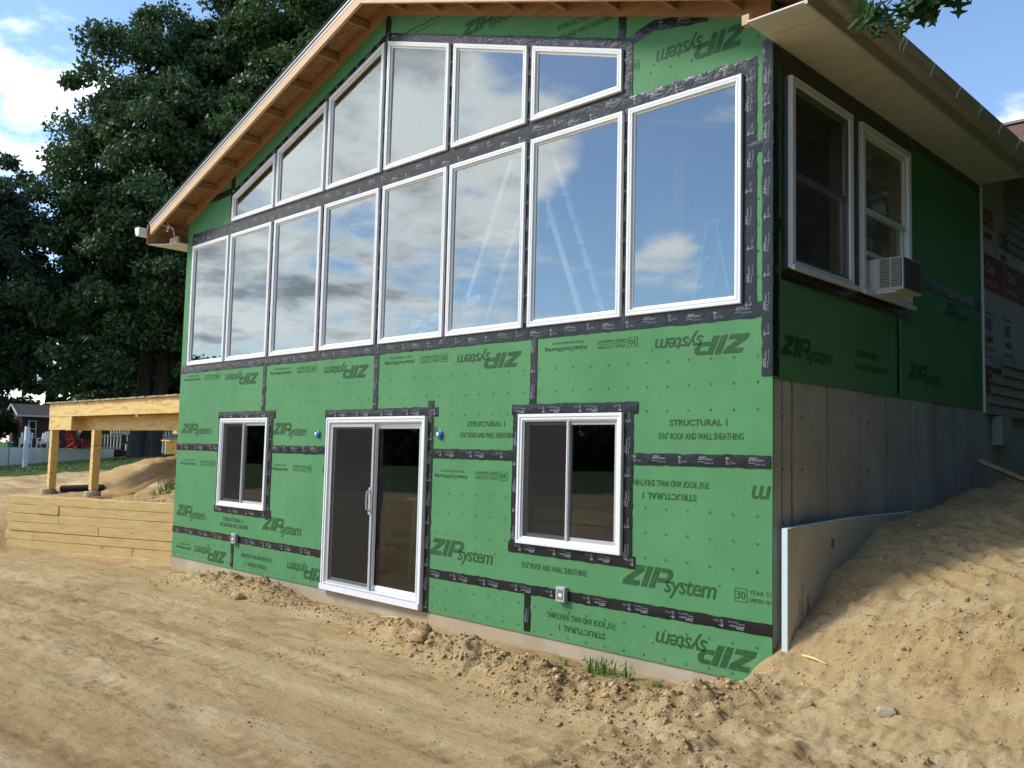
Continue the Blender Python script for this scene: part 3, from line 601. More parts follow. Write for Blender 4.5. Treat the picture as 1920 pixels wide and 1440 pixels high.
tape((-.195, 1.10), (-.195, 3.12), .12); tape((-9.575, 1.12), (-9.575, 3.15), .075)
for i in range(7): tape(((LX[i]+1.10+LX[i+1])/2, 1.13), ((LX[i]+1.10+LX[i+1])/2, 3.06), .085)
for x, zt in ((-7.21, 3.99), (-6.03, 4.38), (-4.866, 5.0), (-3.71, 4.39), (-2.556, 4.01)): tape((x, 3.15), (x, zt), .09)
tape((-8.41, 3.15), (-8.41, 3.86), .11); tape((-1.385, 3.14), (-1.385, 3.66), .11); tape((-1.45, 3.62), (-1.45, 4.0), .075, printed=False)
sl = lambda x: 4.735 - .338*(abs(x-RX)-.03) + .050
tape((-8.46, sl(-8.46)), (-4.89, sl(-4.89)), .10); tape((-4.87, sl(-4.87)), (-1.34, sl(-1.34)), .10)
tape((-9.15, 3.645), (-8.42, 3.66), .09, printed=False); tape((-4.88, 4.82), (-4.88, 5.2), .085, printed=False)
tape((-1.42, 3.62), (-1.1, 3.70), .09); tape((-1.12, 3.695), (-.575, 3.60), .09)
tape((-.045, .64), (-.045, 3.235), .085); tape((-.215, 2.411), (-.085, 2.411), .085, printed=False)
for x, z1 in ((-2.435, .46), (-4.87, .47), (-7.31, .48)): tape((x, z1), (x, 1.10), .085)
tape((-1.30, 0), (-.012, .0), .095); tape((-3.88, 0), (-2.66, 0), .095, flip=True); tape((-7.06, 0), (-5.83, 0), .095); tape((XL, 0), (-8.46, 0), .095, flip=True)
tape((-3.88, -1.225), (-.0, -1.222), .09, flip=True); tape((XL, -1.222), (-5.83, -1.226), .09, flip=True)
tape((-2.45, -1.60), (-2.45, -1.26), .08); tape((-7.955, -1.60), (-7.955, -1.26), .08)
def surround(q, w=.10, top=.03):
    x0, x1, z0, z1 = q[0][0], q[1][0], q[0][1], q[2][1]
    tape((x0-w-.02, z0-.04), (x1+w+.03, z0-.045), w, flip=True); tape((x0-w*.42, z0-.09), (x0-w*.42, z1+.07), w); tape((x1+w*.42, z0-.09), (x1+w*.42, z1+.09), w); tape((x0-w-.01, z1+.043), (x1+w+.04, z1+.043), w, flip=True)
surround(W1); surround(W2)
x0, x1, z0, z1 = DOOR[0][0], DOOR[1][0], DOOR[0][1], DOOR[2][1]
tape((x0-.03, z0-.0), (x0-.03, z1+.06), .085); tape((x1+.045, z0-.02), (x1+.045, z1+.16), .095); tape((x0-.09, z1+.043), (x1+.16, z1+.043), .10, flip=True)
# right wall tape
tape((.045, .64), (.045, 3.19), .09, 's', False); tape((2.375, .64), (2.375, 1.42), .085, 's', False); tape((2.62, 1.80), (4.76, 1.80), .095, 's', False); tape((.09, 1.80), (.2, 1.80), .09, 's', False)
for s in SW:
    y0, y1, z0, z1 = s[0][0], s[1][0], s[0][1], s[2][1]
    tape((y0-.1, z0-.05), (y1+.1, z0-.05), .11, 's', False); tape((y0-.1, z1+.05), (y1+.1, z1+.05), .12, 's', False); tape((y0-.04, z0-.1), (y0-.04, z1+.1), .10, 's', False); tape((y1+.045, z0-.1), (y1+.045, z1+.1), .10, 's', False)
tape((0.09, 3.14), (4.76, 3.14), .09, 's', False)

# ---- windows
def frame_rings(poly, prof, fn, sgn):                   # sweep a (inset, depth) profile round an outline
    m = MB(); rings = [inset(poly, i) if i else list(poly) for i, d in prof]; n = len(poly)
    V = [fn(p, q, sgn*d) for r, (i, d) in zip(rings, prof) for p, q in r]; F = []
    for k in range(len(prof)-1):
        for i in range(n):
            F.append((k*n+i, k*n+(i+1) % n, (k+1)*n+(i+1) % n, (k+1)*n+i))
    m.add(V, F); return m
PROF = [(0, .004), (0, -.034), (.004, -.037), (.024, -.037), (.027, -.033), (.030, -.033), (.033, -.037), (.046, -.036), (.050, -.030), (.052, -.016), (.066, -.014), (.069, -.008), (.070, .02)]
def flatq(poly, fn, d, name, mat, parent):
    m = MB(); m.add([fn(p, q, d) for p, q in poly], [tuple(range(len(poly)))]); return m.build(name, mat, parent)
for q in UP:
    w = frame_rings(q, PROF, front, 1).build('window', M_WHITE, HOUSE)
    pq = inset(q, .066); cx_, cz_ = sum(p[0] for p in pq)/4, sum(p[1] for p in pq)/4; ta, tb = random.gauss(0, .0022), random.gauss(0, .0018)
    m = MB(); m.add([(p, -.004+ta*(p-cx_)+tb*(z_-cz_), z_) for p, z_ in pq], [(0, 1, 2, 3)]); m.build('pane', M_GLASS, w)
    x0, x1, z0 = q[0][0], q[1][0], q[0][1]
def slider(q, name, screen_left=True):
    w = frame_rings(q, [(0, .004), (0, -.038), (.004, -.042), (.026, -.042), (.030, -.034), (.052, -.034), (.056, -.020), (.068, -.018), (.070, .03)], front, 1).build(name, M_WHITE, HOUSE)
    iq = inset(q, .068); x0, x1, z0, z1 = iq[0][0], iq[1][0], iq[0][1], iq[2][1]; xm = (x0+x1)/2
    for k, (a, c, d) in enumerate(((x0, xm+.018, .012), (xm-.018, x1, -.004))):
        sq = quad(a, c, z0, z0, z1, z1)
        s = frame_rings(sq, [(0, d+.014), (0, d), (.030, d), (.033, d+.006), (.034, d+.02)], front, 1).build('sash', M_GREY, w)
        flatq(inset(sq, .032), front, d+.008, 'pane', M_GLASS2, w)
    flatq(quad(x0, xm, z0, z0, z1, z1), front, -.010, 'insect_screen', M_SCREEN, w)
    m = MB(); m.box(xm-.012, xm+.012, -.026, -.010, z0, z1); m.box(xm-.003, xm+.003, -.032, -.026, z0, z1); m.build('meeting_rail', M_WHITE, w); return w
slider(W1, 'window'); slider(W2, 'window')
def door():
    q = DOOR; w = frame_rings(q, [(0, .006), (0, -.045), (.004, -.048), (.026, -.048), (.030, -.040), (.056, -.040), (.060, -.022), (.072, -.020), (.074, .06)], front, 1).build('sliding_door', M_WHITE, HOUSE)
    iq = inset(q, .072); x0, x1, z0, z1 = iq[0][0], iq[1][0], iq[0][1], iq[2][1]; xm = (x0+x1)/2-.02
    for a, c, d, nm in ((x0, xm+.045, .002, 'door_leaf'), (xm-.035, x1, .030, 'door_leaf')):
        sq = quad(a, c, z0+.012, z0+.012, z1-.004, z1-.004)
        s = frame_rings(sq, [(0, d+.03), (0, d), (.050, d), (.056, d+.010), (.058, d+.02)], front, 1)
        s = s.build(nm, M_WHITE, w); flatq(inset(sq, .055), front, d+.014, 'pane', M_GLASS2, w)
    # screen leaf with grey frame, and pull handle
    sq = quad(x0+.004, xm+.03, z0+.006, z0+.006, z1-.006, z1-.006)
    frame_rings(sq, [(0, -.010), (0, -.020), (.034, -.020), (.036, -.010)], front, 1).build('screen_frame', M_GREY, w)
    flatq(inset(sq, .03), front, -.013, 'insect_screen', M_SCREEN, w)
    m = MB(); xh = xm-.012
    m.tube([(xh, -.022, -.66), (xh, -.060, -.64), (xh, -.066, -.55), (xh, -.060, -.45), (xh, -.022, -.43)], .011, 8); m.box(xh-.018, xh+.018, -.026, -.019, -.70, -.40); m.build('handle', M_GREY, w, smooth=False)
    m = MB(); m.box(q[0][0]+.004, q[1][0]-.004, -.062, -.0485, z0-.072, z0-.010); m.box(q[0][0]+.05, q[1][0]-.05, -.040, .03, z0-.002, z0+.009); m.build('threshold', M_WHITE, w)
    m = MB(); m.box(x1-.045, x1-.030, -.012, .022, z0+.03, z1-.03); m.build('jamb_strip', M_FOAM, w)
door()
def dh(s, ac=False):
    w = frame_rings(s, [(0, .004), (0, .040), (.004, .046), (.020, .046), (.024, .038), (.030, .038), (.034, .044), (.058, .044), (.064, .020), (.068, -.03)], side, 1).build('window', M_WHITE, HOUSE)
    iq = inset(s, .066); y0, y1, z0, z1 = iq[0][0], iq[1][0], iq[0][1], iq[2][1]; zm = 2.25
    for a, c, d in ((zm-.02, z1, .016), (z0, zm+.02, -.008)):
        if ac and a == z0: a = z0+.30
        sq = [(y0, a), (y1, a), (y1, c), (y0, c)]
        frame_rings(sq, [(0, d-.02), (0, d), (.036, d), (.042, d-.008), (.043, d-.02)], side, 1).build('sash', M_WHITE, w); flatq(inset(sq, .04), side, d-.01, 'pane', M_GLASS3, w)
    if not ac: flatq([(y0, z0), (y1, z0), (y1, zm), (y0, zm)], side, .027, 'insect_screen', M_SCREEN, w); flatq([(y0, zm), (y1, zm), (y1, z1), (y0, z1)], side, .027, 'insect_screen', M_SCREEN, w)
    m = MB(); m.box(.0465, .075, s[0][0]-.02, s[1][0]+.02, s[0][1]-.022, s[0][1]+.014); m.build('sill', M_WHITE, w)
dh(SW[0]); dh(SW[1], True)
# ---- window air conditioner sitting on the sill
AC = thing('air_conditioner', (.2, 1.85, 1.505), 'beige window air conditioner with side louvres sticking out of the right wall window', 'air conditioner')
m = MB(); m.box(-.15, .312, 1.69, 2.12, 1.508, 1.80); m.build('cabinet', pm('ac_beige', (.62, .61, .57), .45), AC, bevel=.008)
m = MB(); m.box(.112, .300, 1.684, 1.6895, 1.54, 1.785); m.build('grille_recess', M_BLACK, AC)
m = MB()
for k in range(15): m.box(.115, .297, 1.676, 1.683, 1.545+k*.0162, 1.5515+k*.0162)
m.box(.202, .211, 1.675, 1.683, 1.54, 1.785); m.build('louvre', pm('ac_beige2', (.60, .59, .55), .45), AC)
m = MB()
for k in range(26): m.box(.3125, .318, 1.712+k*.0150, 1.718+k*.0150, 1.53, 1.785)
m.box(.3125, .315, 1.705, 2.10, 1.524, 1.79); m.build('coil', pm('coil_metal', (.10, .10, .105), .5, metal=.4), AC)
m = MB(); m.box(.03, .24, 1.70, 2.10, 1.490, 1.5075); m.build('drip_tray', M_WHITE, AC)

# ---- roof
YF, YB = -.40, 5.1; XE = 5.34
ROOFG = MB(); n = 2
for sgn in (-1, 1):
    e = RX+sgn*XE; u0, u1 = roofline(RX)+.158, EAVE-SL*(XE-4.88)+.158
    pr = [(RX, u0), (e, u1), (e, u1+.028), (RX, u0+.028)]
    ROOFG.prism(pr if sgn > 0 else pr[::-1], front, YF-.012, YB)
RO = ROOFG.build('roof_deck', M_OSB, HOUSE)
m = MB()
for sgn in (-1, 1):
    e = RX+sgn*(XE+.03); u0, u1 = roofline(RX)+.19, EAVE-SL*(XE+.03-4.88)+.19
    k = 30                                              # shingle courses stepping down the slope
    for i in range(k):
        xa = RX+(e-RX)*i/k; xb = RX+(e-RX)*(i+1)/k; za = u0+(u1-u0)*i/k; zb = u0+(u1-u0)*(i+1)/k
        pr = [(xa, za), (xb, zb), (xb, zb+.014), (xa, za+.006)]; m.prism(pr if sgn > 0 else pr[::-1], front, YF-.03, YB)
m.build('shingles', M_SHING, HOUSE)
def raked(x0, x1, z_off, h, y0, y1, mb):
    f0, f1 = roofline(x0)+z_off, roofline(x1)+z_off; mb.prism([(x0, f0), (x1, f1), (x1, f1+h), (x0, f0+h)], front, y0, y1)
pm('ledger_lumber', (.40, .23, .11), .7, var=(.30, .16, .075), vscale=3, stretch=(.6, 6, 6))
for sgn in (-1, 1):
    a, c = (RX-XE, RX) if sgn < 0 else (RX, RX+XE)
    m = MB(); raked(a, c, 0, .156, YF, YF+.038, m); m.build('barge_board', M_BARGE, HOUSE, bevel=.003)
    m = MB(); raked(max(a, XL), min(c, 0), 0, .156, -.0385, -.0015, m); m.build('ledger_board', M_OSB if 0 else pm('ledger_lumber', (.40, .23, .11), .7, var=(.30, .16, .075), vscale=3, stretch=(.6, 6, 6)), HOUSE)
    m = MB(); raked(a-.01 if sgn < 0 else a, c if sgn < 0 else c+.01, .158, .028, YF-.018, YF-.0125, m); raked(a, c, .120, .036, YF-.005, YF-.0015, m); m.build('drip_edge', M_DRIP, HOUSE)
    x = RX+sgn*.35
    while abs(x-RX) < XE-.1:
        m = MB(); m.box(x-.02, x+.02, YF+.040, -.040, roofline(x)+.048, roofline(x)+.135); m.build('lookout', MATS['ledger_lumber'], HOUSE); x += sgn*.61
# boxed eaves: right soffit, fascia and gutter; short return on the left
m = MB()
for k in range(17):
    y0 = -.405+k*.305; 
    if y0 > 4.75: break
    y1 = min(y0+.294, 4.76); m.box(.0055, .455, y0, y1, 3.200, 3.212)
    for j in range(3): m.box(.0055, .455, y0+.05+j*.1, y0+.056+j*.1, 3.197, 3.1995)
m.build('soffit', M_SOFF, HOUSE)
m = MB(); m.box(.456, .478, -.405, 4.76, 3.185, 3.40); m.build('fascia', M_GUT, HOUSE)
m = MB(); pr = [(.480, 3.40), (.480, 3.285), (.555, 3.275), (.575, 3.30), (.582, 3.345), (.605, 3.37), (.612, 3.405), (.602, 3.405), (.594, 3.375), (.570, 3.35), (.563, 3.305), (.55, 3.285), (.488, 3.295), (.488, 3.40)]
def gut(p, q, d): return (p, d, q)
m.prism(pr, gut, -.44, 4.70); GU = m.build('gutter', M_GUT, HOUSE)
for y in (.62, .95, 1.02, 1.62, 2.25, 2.85, 3.45, 4.05, 4.55):
    m = MB(); m.tube([(.50, y, 3.412), (.58, y, 3.418), (.618, y+.004, 3.404), (.612, y+.006, 3.365), (.588, y+.008, 3.34), (.583, y+.010, 3.30)], .0045, 6); m.build('gutter_hanger', M_WHITE, GU)
m = MB(); m.prism([(-10.30, -.385), (-10.04, -.20), (XL-.012, -.17), (XL-.012, 4.6), (-10.30, 4.6)], lambda p, q, d: (p, q, d), 3.085, 3.10); m.build('left_soffit', M_SOFF, HOUSE)
m = MB(); m.box(-10.04, XL-.004, -.165, -.127, 3.103, 3.185); m.build('eave_blocking', M_PINE, HOUSE)
m = MB(); m.box(-10.325, -10.302, -.405, 4.6, 3.10, 3.40); m.build('left_fascia', MATS['ledger_lumber'], HOUSE)
m = MB(); m.prism([(-10.328, 3.345), (-10.328, 3.225), (-10.42, 3.215), (-10.46, 3.27), (-10.48, 3.35)], gut, -.53, 4.6); m.build('left_gutter', M_WHITE, HOUSE)
m = MB(); pts = [(-9.90+.07*math.cos(t)*(1)-.02*t/6, -.22-.01*t, 3.27+.06*math.sin(t)+.01*t) for t in [i*.35 for i in range(28)]] + [(-9.86, -.2, 3.30), (-9.84, -.19, 3.20), (-9.84, -.165, 3.10)]
m.tube(pts, .006, 6); m.build('loose_wire', M_WHITE, HOUSE)
m = MB(); m.box(-.06, .0, -.36, -.3, 3.215, 3.29); m.build('rafter_tail', M_PINE, HOUSE)
# small fittings on the facade
for x, z in ((-2.012, -1.21), (-7.862, -1.213)):
    m = MB(); m.box(x-.052, x+.052, -.052, -.003, z-.066, z+.066); bx = m.build('outlet_box', M_GREY, HOUSE, bevel=.006)
    m = MB(); m.box(x-.034, x+.034, -.0545, -.0525, z-.042, z+.042); m.build('cover_opening', pm('box_dark', (.20, .20, .205), .4), bx); m = MB(); m.box(x-.014, x+.024, -.0575, -.055, z-.020, z+.012); m.build('wire_nut', M_WHITE, bx)
for x, z in ((-5.985, .193), (-3.737, .193)):
    m = MB(); m.tube([(x, -.003, z), (x, -.016, z), (x, -.022, z)], [.046, .046, .036], 20); c = m.build('pipe_flashing', M_BLUE, HOUSE, smooth=False)
    m = MB(); m.tube([(x, -.0225, z), (x, -.045, z), (x, -.050, z)], [.020, .020, .012], 14); m.build('pipe_stub', M_ALU, c)

# ------------------------------------------------------------------ rigid foam boards against the foundation
FB = thing('foam_board', (.08, .9, -.9), 'blue foam insulation board buried in the sloping dirt against the right foundation wall', 'foam board')
m = MB(); m.prism([(.02, -1.7), (2.45, -1.0), (2.45, -.425), (1.15, -.435), (.02, -.478)], lambda p, q, d: (d, p, q), .062, .108); BD = m.build('board', M_FOAM, FB, bevel=.002)
m = MB(); m.prism([(.024, -1.7), (2.45, -1.0), (2.45, -.429), (1.15, -.439), (.024, -.482)], lambda p, q, d: (d, p, q), .1085, .1105); FF = m.build('printed_face', M_FOAMFACE, FB)
def stamp_v(s_, y, z0, z1, w, x, par):                  # lettering that climbs up the board
    v, f, a = text_mesh(s_, .01); v = np.array(v); P = np.stack([np.full(len(v), x), y-(v[:, 1]-.5)*w, z0+v[:, 0]*(z1-z0)], 1); mm = MB(); mm.add(P.tolist(), [tuple(t) for t in f]); mm.build('printed_lettering', M_WBLK, par)
stamp_v('Styrofoam', .33, -1.32, -.98, .055, .1125, FF); stamp_v('INSULATION EXTRUDED POLYSTYRENE', .24, -1.36, -.90, .016, .1125, FF); stamp_v('CLOSED CELL BOARD', .20, -1.36, -1.0, .014, .1125, FF); stamp_v('< DUR', .46, -1.22, -1.08, .035, .1125, FF)
m = MB(); m.box(.1112, .1125, .72, .77, -.66, -.58); m.build('printed_square', pm('print_grey', (.2, .2, .18), .6), FF)
m = MB(); m.box(-9.835, -9.782, .30, 2.4, -1.2, -.20); tag(m.build('foam_board', M_FOAM, None, (-9.81, 1.3, -1.0), bevel=.002), 'pale foam board edge standing upright against the left house corner above the timber wall', 'foam board')

# ------------------------------------------------------------------ timber retaining wall
RW = thing('retaining_wall', (-11.4, -.63, -1.8), 'low retaining wall of stacked yellow landscape timbers left of the house', 'retaining wall')
rg = random.Random(5); LW = float(np.linalg.norm(WB-WA))
for c in range(7):
    z = -.868-.142*c; joint = [None, .93, 2.35, 1.5, 2.9, .8, 2.0][c]; ends = [0.02, LW - [0, .10, .02, .06, .0, .05, .03][c]]
    segs = [(ends[0], joint-.004), (joint+.004, ends[1])] if joint else [ends]
    if c == 1: segs = [(.02, 2.36), (2.368, 2.80), (2.808, ends[1]-.0)]
    for a, e in segs:
        o = rg.uniform(-.007, .007); m = MB()
        P = lambda t, d: (WA[0]+WD[0]*t+WN[0]*d, WA[1]+WD[1]*t+WN[1]*d)
        r1, r2 = rg.uniform(-.004, .004), rg.uniform(-.004, .004)
        v = []
        for t, rr in ((a, r1), (e, r2)):
            for d, zz in ((o, z-.137), (o+.14, z-.137), (o+.14, z+rr), (o, z+rr)): p = P(t, d); v.append((p[0], p[1], zz))
        m.add(v, [(0, 1, 2, 3), (7, 6, 5, 4), (0, 4, 5, 1), (1, 5, 6, 2), (2, 6, 7, 3), (3, 7, 4, 0)]); m.build('timber', M_TREAT2, RW, bevel=.006)

# ------------------------------------------------------------------ unfinished timber deck
DK = thing('deck', (-13.4, 1.2, -1.0), 'unfinished raised timber deck of yellow treated lumber on two posts beside the house', 'deck')
YD = .5; XD0, XD1 = -16.95, XL-.02
m = MB(); m.box(XD0, -11.9, YD, YD+.04, .545, .818); m.box(-11.89, XD1, YD, YD+.04, .545, .818); m.build('rim_joist', M_TREAT, DK, bevel=.003)
m = MB(); m.box(XD0, XD0+.04, YD+.041, 3.6, .545, .818); m.build('end_joist', M_TREAT, DK)
m = MB(); m.box(XD0+.02, -15.65, YD+.001, YD+.039, .272, .540); m.build('beam_end', M_TREAT, DK, bevel=.003)
m = MB(); m.box(XD0+.02, XD1, YD+.33, YD+.41, .272, .543); m.build('beam', M_TREAT, DK)
m = MB(); m.box(XD0+.02, XD1, 3.2, 3.28, .272, .543); m.build('beam', M_TREAT, DK)
x = XD0+.41
while x < XD1: 
    m = MB(); m.box(x, x+.038, YD+.042, 3.6, .546, .816); m.build('joist', M_TREAT, DK); x += .41
x = XD0-.10; rg = random.Random(9); k = 0; GREYB = pm('aged_board', (.42, .33, .22), .8, var=(.30, .22, .13), vscale=4, stretch=(3, .5, 3), island=.2); m = MB()
while x < XD1-.14: m.box(x, x+.134, YD-.05+rg.uniform(-.012, .012), 3.6, .822, .848+rg.uniform(-.003, .004)); x += .141
m.build('decking', GREYB, DK)
m = MB(); m.box(-12.55, -12.47, YD-.004, YD+.03, .50, .544); m.build('block', M_TREAT, DK)
for px, py, zp in ((-16.93, .62, -.965), (-14.88, .72, -.925)):
    m = MB(); m.box(px-.07, px+.07, py-.07, py+.07, zp+.03, .2715 if py > .65 else .2715); po = m.build('post', M_TREAT, DK, bevel=.004)
    m = MB(); m.box(px-.074, px-.0705, py-.05, py+.05, zp+.004, zp+.15); m.box(px-.07, px+.07, py-.055, py+.055, zp+.002, zp+.029); m.build('post_bracket', M_STEEL, po)
    m = MB(); cx, cy = (px-.10, py-.02) if px < -16 else (px+.02, py-.02)
    m.lathe((cx, cy, zp-.42), [(.155, 0), (.155, .40), (.148, .418), (.13, .42)], 22); m.build('concrete_pier', pm('pale_concrete', (.50, .43, .27), .8, var=(.40, .34, .21), vscale=6), po)

# ------------------------------------------------------------------ trees
def leaf_cards(P, size, nrm_up=.35, droop=.5, seed=0, asp=.55):
    r = np.random.default_rng(seed); n = len(P)
    d = r.normal(size=(n, 3)); d[:, 2] -= droop; d /= np.linalg.norm(d, axis=1)[:, None]
    u = r.normal(size=(n, 3)); u[:, 2] += nrm_up; s = np.cross(d, u); s /= np.linalg.norm(s, axis=1)[:, None]+1e-9
    nn = np.cross(s, d); L = size*r.uniform(.6, 1.25, n)[:, None]; W = L*asp*.5
    V = np.stack([P, P+d*L*.5+s*W+nn*L*.08, P+d*L, P+d*L*.5-s*W+nn*L*.08], 1).reshape(-1, 3)
    return V, np.arange(4*n).reshape(n, 4)
def make_tree(name, loc, label, cc, rad, nclump, nleaf, size, mat, seed, group=None, clump=(.9, 1.7), trunk_r=.45, stems=((0, 0),), cat='tree', limbs=14, low=-.95, taper=0, shift=0):
    T = thing(name, loc, label, cat, group); r = np.random.default_rng(seed); cc = np.array(cc); rad = np.array(rad)
    C = []
    while len(C) < nclump:
        d = r.normal(size=3); d /= np.linalg.norm(d); q = r.uniform(.25, 1)**.45
        lump = 1+.16*math.sin(d[0]*5+seed)+.14*math.sin(d[1]*7+d[2]*5+seed*2)
        if d[2] < low: continue
        o_ = d*rad*q*lump; hz = max(0, o_[2]/rad[2])**2; o_ = o_*np.array([1-taper*hz, 1-taper*hz, 1]); o_[1] += shift*hz; o_[2] = max(o_[2], min(1.5, cc[2])-cc[2]) if name != 'bush' else o_[2]; C.append(cc+o_)
    C = np.array(C); cr = r.uniform(*clump, nclump); k = r.integers(0, nclump, nleaf); g = r.normal(size=(nleaf, 3)); g /= np.linalg.norm(g, axis=1)[:, None]
    g *= (r.uniform(0, 1, nleaf)**.5)[:, None]; P = C[k]+g*cr[k][:, None]*np.array([1, 1, .62]); P[:, 2] -= .22*cr[k]*(g[:, 0]**2+g[:, 1]**2)
    V, F = leaf_cards(P, size, seed=seed+1); npmesh('crown', V, F, mat, T)
    m = MB(); z0 = loc[2]-.4
    for sx, sy in stems:
        top = Vector(cc)+Vector((sx*1.5, sy*1.5, rad[2]*.35)); b0 = Vector((loc[0]+sx, loc[1]+sy, z0)); pts = [b0.lerp(top, t)+Vector((math.sin(t*5+seed)*.25*t, math.cos(t*4+seed)*.25*t, 0)) for t in (0, .04, .12, .3, .5, .7, .85, 1)]
        m.tube(pts, [trunk_r*1.35, trunk_r*1.08, trunk_r*.95, trunk_r*.8, trunk_r*.6, trunk_r*.4, trunk_r*.25, trunk_r*.1], 12)
    tr = m.build('trunk', M_BARK, T, smooth=True); m = MB()
    for i in r.choice(nclump, min(limbs, nclump), replace=False):
        b0 = Vector((loc[0], loc[1], z0)); top = Vector(cc)+Vector((0, 0, rad[2]*.35)); e = Vector(C[i]); t = min(.85, max(.3, (e.z-z0)/(top.z-z0)*.7)); st = b0.lerp(top, t); md = st.lerp(e, .5)+Vector((0, 0, .5))
        m.tube([st, st.lerp(md, .5), md, e], [trunk_r*.34, trunk_r*.25, trunk_r*.16, .03], 6)
    m.build('limb', M_BARK, T, smooth=True); return T
make_tree('oak_tree', (-39.3, 12.0, -.7), 'tall dark oak with a thick double trunk seen under the deck', (-39.6, 13.6, 11.0), (5.8, 6.7, 13.2), 620, 280000, .26, M_LEAF, 21, 'big trees behind the house', clump=(.5, 1.2), taper=.35, shift=3.2, low=-.68, trunk_r=.40, stems=((-.2, -.27), (.18, .30)), limbs=26)
make_tree('maple_tree', (-36.0, 21.0, 0), 'dense tall tree rising close behind the left roof slope', (-35.5, 20.4, 14.6), (6.2, 7.2, 13.0), 600, 240000, .27, M_LEAF2, 33, 'big trees behind the house', clump=(.55, 1.25), limbs=24)
make_tree('maple_tree', (-44.5, 5.2, -.6), 'leafy tree farthest left at the edge of the photo beside the sky', (-44.0, 5.2, 7.4), (4.4, 4.4, 5.6), 320, 130000, .24, M_LEAF3, 44, 'big trees behind the house', clump=(.45, .95), trunk_r=.3, limbs=16)
make_tree('oak_tree', (-31.0, 28.5, 0), 'dark tree half hidden behind the roof ridge', (-30.5, 28.0, 16.5), (6.8, 6.8, 13.0), 170, 90000, .36, M_LEAF, 55, 'big trees behind the house')
make_tree('maple_tree', (-57.0, 30.0, .2), 'far tree filling the gap behind the deck roof and the brown house', (-57.0, 29.5, 9.0), (8, 9, 9.5), 160, 80000, .5, M_LEAF2, 66, 'big trees behind the house', low=-.72)
make_tree('maple_tree', (-47.0, 18.0, -.4), 'low leafy tree filling the space just above the deck', (-47.0, 18.0, 6.0), (4.0, 6.0, 5.0), 160, 60000, .30, M_LEAF, 67, 'big trees behind the house', clump=(.6, 1.2), trunk_r=.25, limbs=10)
make_tree('bush', (-63.5, 10.3, -.6), 'dark overgrown bush left of the brown house', (-63.5, 10.2, 1.6), (2.6, 3.0, 2.9), 45, 12000, .28, M_BUSH, 71, 'bushes round the brown house', (.6, 1.1), .12, cat='bush', limbs=6)
make_tree('bush', (-57.5, 7.6, -1.1), 'low dark shrub at the left edge of the lawn', (-57.5, 7.4, .4), (2.2, 2.6, 2.0), 36, 10000, .26, M_BUSH, 72, 'bushes round the brown house', (.5, .9), .1, cat='bush', limbs=6)
make_tree('maple_tree', (-74.0, 19.0, 0), 'broad tree standing behind the brown house roof', (-74.0, 18.5, 6.0), (6, 10, 7.0), 130, 60000, .55, M_LEAF, 73, 'big trees behind the house')
# trees across the water in front of the house (mirrored in the glass)
make_tree('maple_tree', (-73.0, -31.6, -1.8), 'lone round tree across the yard mirrored in the leftmost window', (-73.0, -31.6, 4.6), (3.2, 3.2, 4.0), 60, 16000, .42, M_LEAF2, 81)
r_ = np.random.default_rng(4); n_ = 42000; az = np.radians(r_.uniform(-190, -60, n_)); rr = r_.uniform(95, 108, n_); hh = 3.8+2.2*fbm(az*14, az*0+2.2, 3, 8)
P_ = np.stack([rr*np.cos(az), rr*np.sin(az), -2+r_.uniform(0, 1, n_)**.8*(hh+2)], 1); V_, F_ = leaf_cards(P_, 1.5, seed=5, asp=.8)
tag(npmesh('distant_woods', V_, F_, M_LEAF), 'low dark line of woods far across the yard in front of the house', 'woods', kind='stuff')
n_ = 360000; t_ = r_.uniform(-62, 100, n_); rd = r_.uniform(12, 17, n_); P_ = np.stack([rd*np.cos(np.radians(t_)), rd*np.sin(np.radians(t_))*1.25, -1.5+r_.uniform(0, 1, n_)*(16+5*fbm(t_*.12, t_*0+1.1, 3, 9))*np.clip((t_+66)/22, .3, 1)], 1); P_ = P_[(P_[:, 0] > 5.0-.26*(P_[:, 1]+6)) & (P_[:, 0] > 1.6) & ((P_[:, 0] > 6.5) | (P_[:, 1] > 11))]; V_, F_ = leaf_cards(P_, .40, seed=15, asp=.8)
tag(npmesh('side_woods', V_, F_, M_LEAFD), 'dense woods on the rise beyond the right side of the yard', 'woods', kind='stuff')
# oak beside the camera whose lowest twig hangs into the top right corner
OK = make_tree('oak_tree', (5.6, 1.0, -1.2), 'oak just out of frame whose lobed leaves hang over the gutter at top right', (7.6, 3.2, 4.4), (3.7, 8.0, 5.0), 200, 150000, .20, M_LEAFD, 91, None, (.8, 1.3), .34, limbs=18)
HALF = [(.012, 0), (.02, .16), (.17, .11), (.25, .13), (.20, .20), (.09, .28), (.07, .36), (.30, .36), (.44, .30), (.40, .40), (.43, .47), (.28, .49), (.10, .56), (.08, .63), (.24, .68), (.34, .68), (.25, .76), (.10, .80), (.06, .87), (.03, .93), (0, 1.0)]
OUT_ = HALF + [(-x_, y_) for x_, y_ in HALF[-2::-1]]
TRI = tessellate_polygon([[Vector((x_, y_, 0)) for x_, y_ in OUT_]])
def lobed(m, base, d, nrm, L, bend):
    d = Vector(d).normalized(); s_ = d.cross(Vector(nrm)).normalized(); n_ = s_.cross(d)
    v = [Vector(base)+d*(y_*L)+s_*(x_*L)+n_*(bend*L*(y_*y_)+.22*L*abs(x_)) for x_, y_ in OUT_]; m.add(v, TRI)
rg = random.Random(17); m = MB(); tw = MB(); LIMB = [(5.4, .6, 3.4), (4.2, -.2, 3.75), (3.0, -.8, 3.45), (2.2, -1.05, 3.05), (1.75, -1.1, 2.80), (1.38, -1.17, 2.62), (1.27, -1.19, 2.575)]
tw.tube(LIMB, [.09, .07, .045, .022, .010, .005, .003], 7)
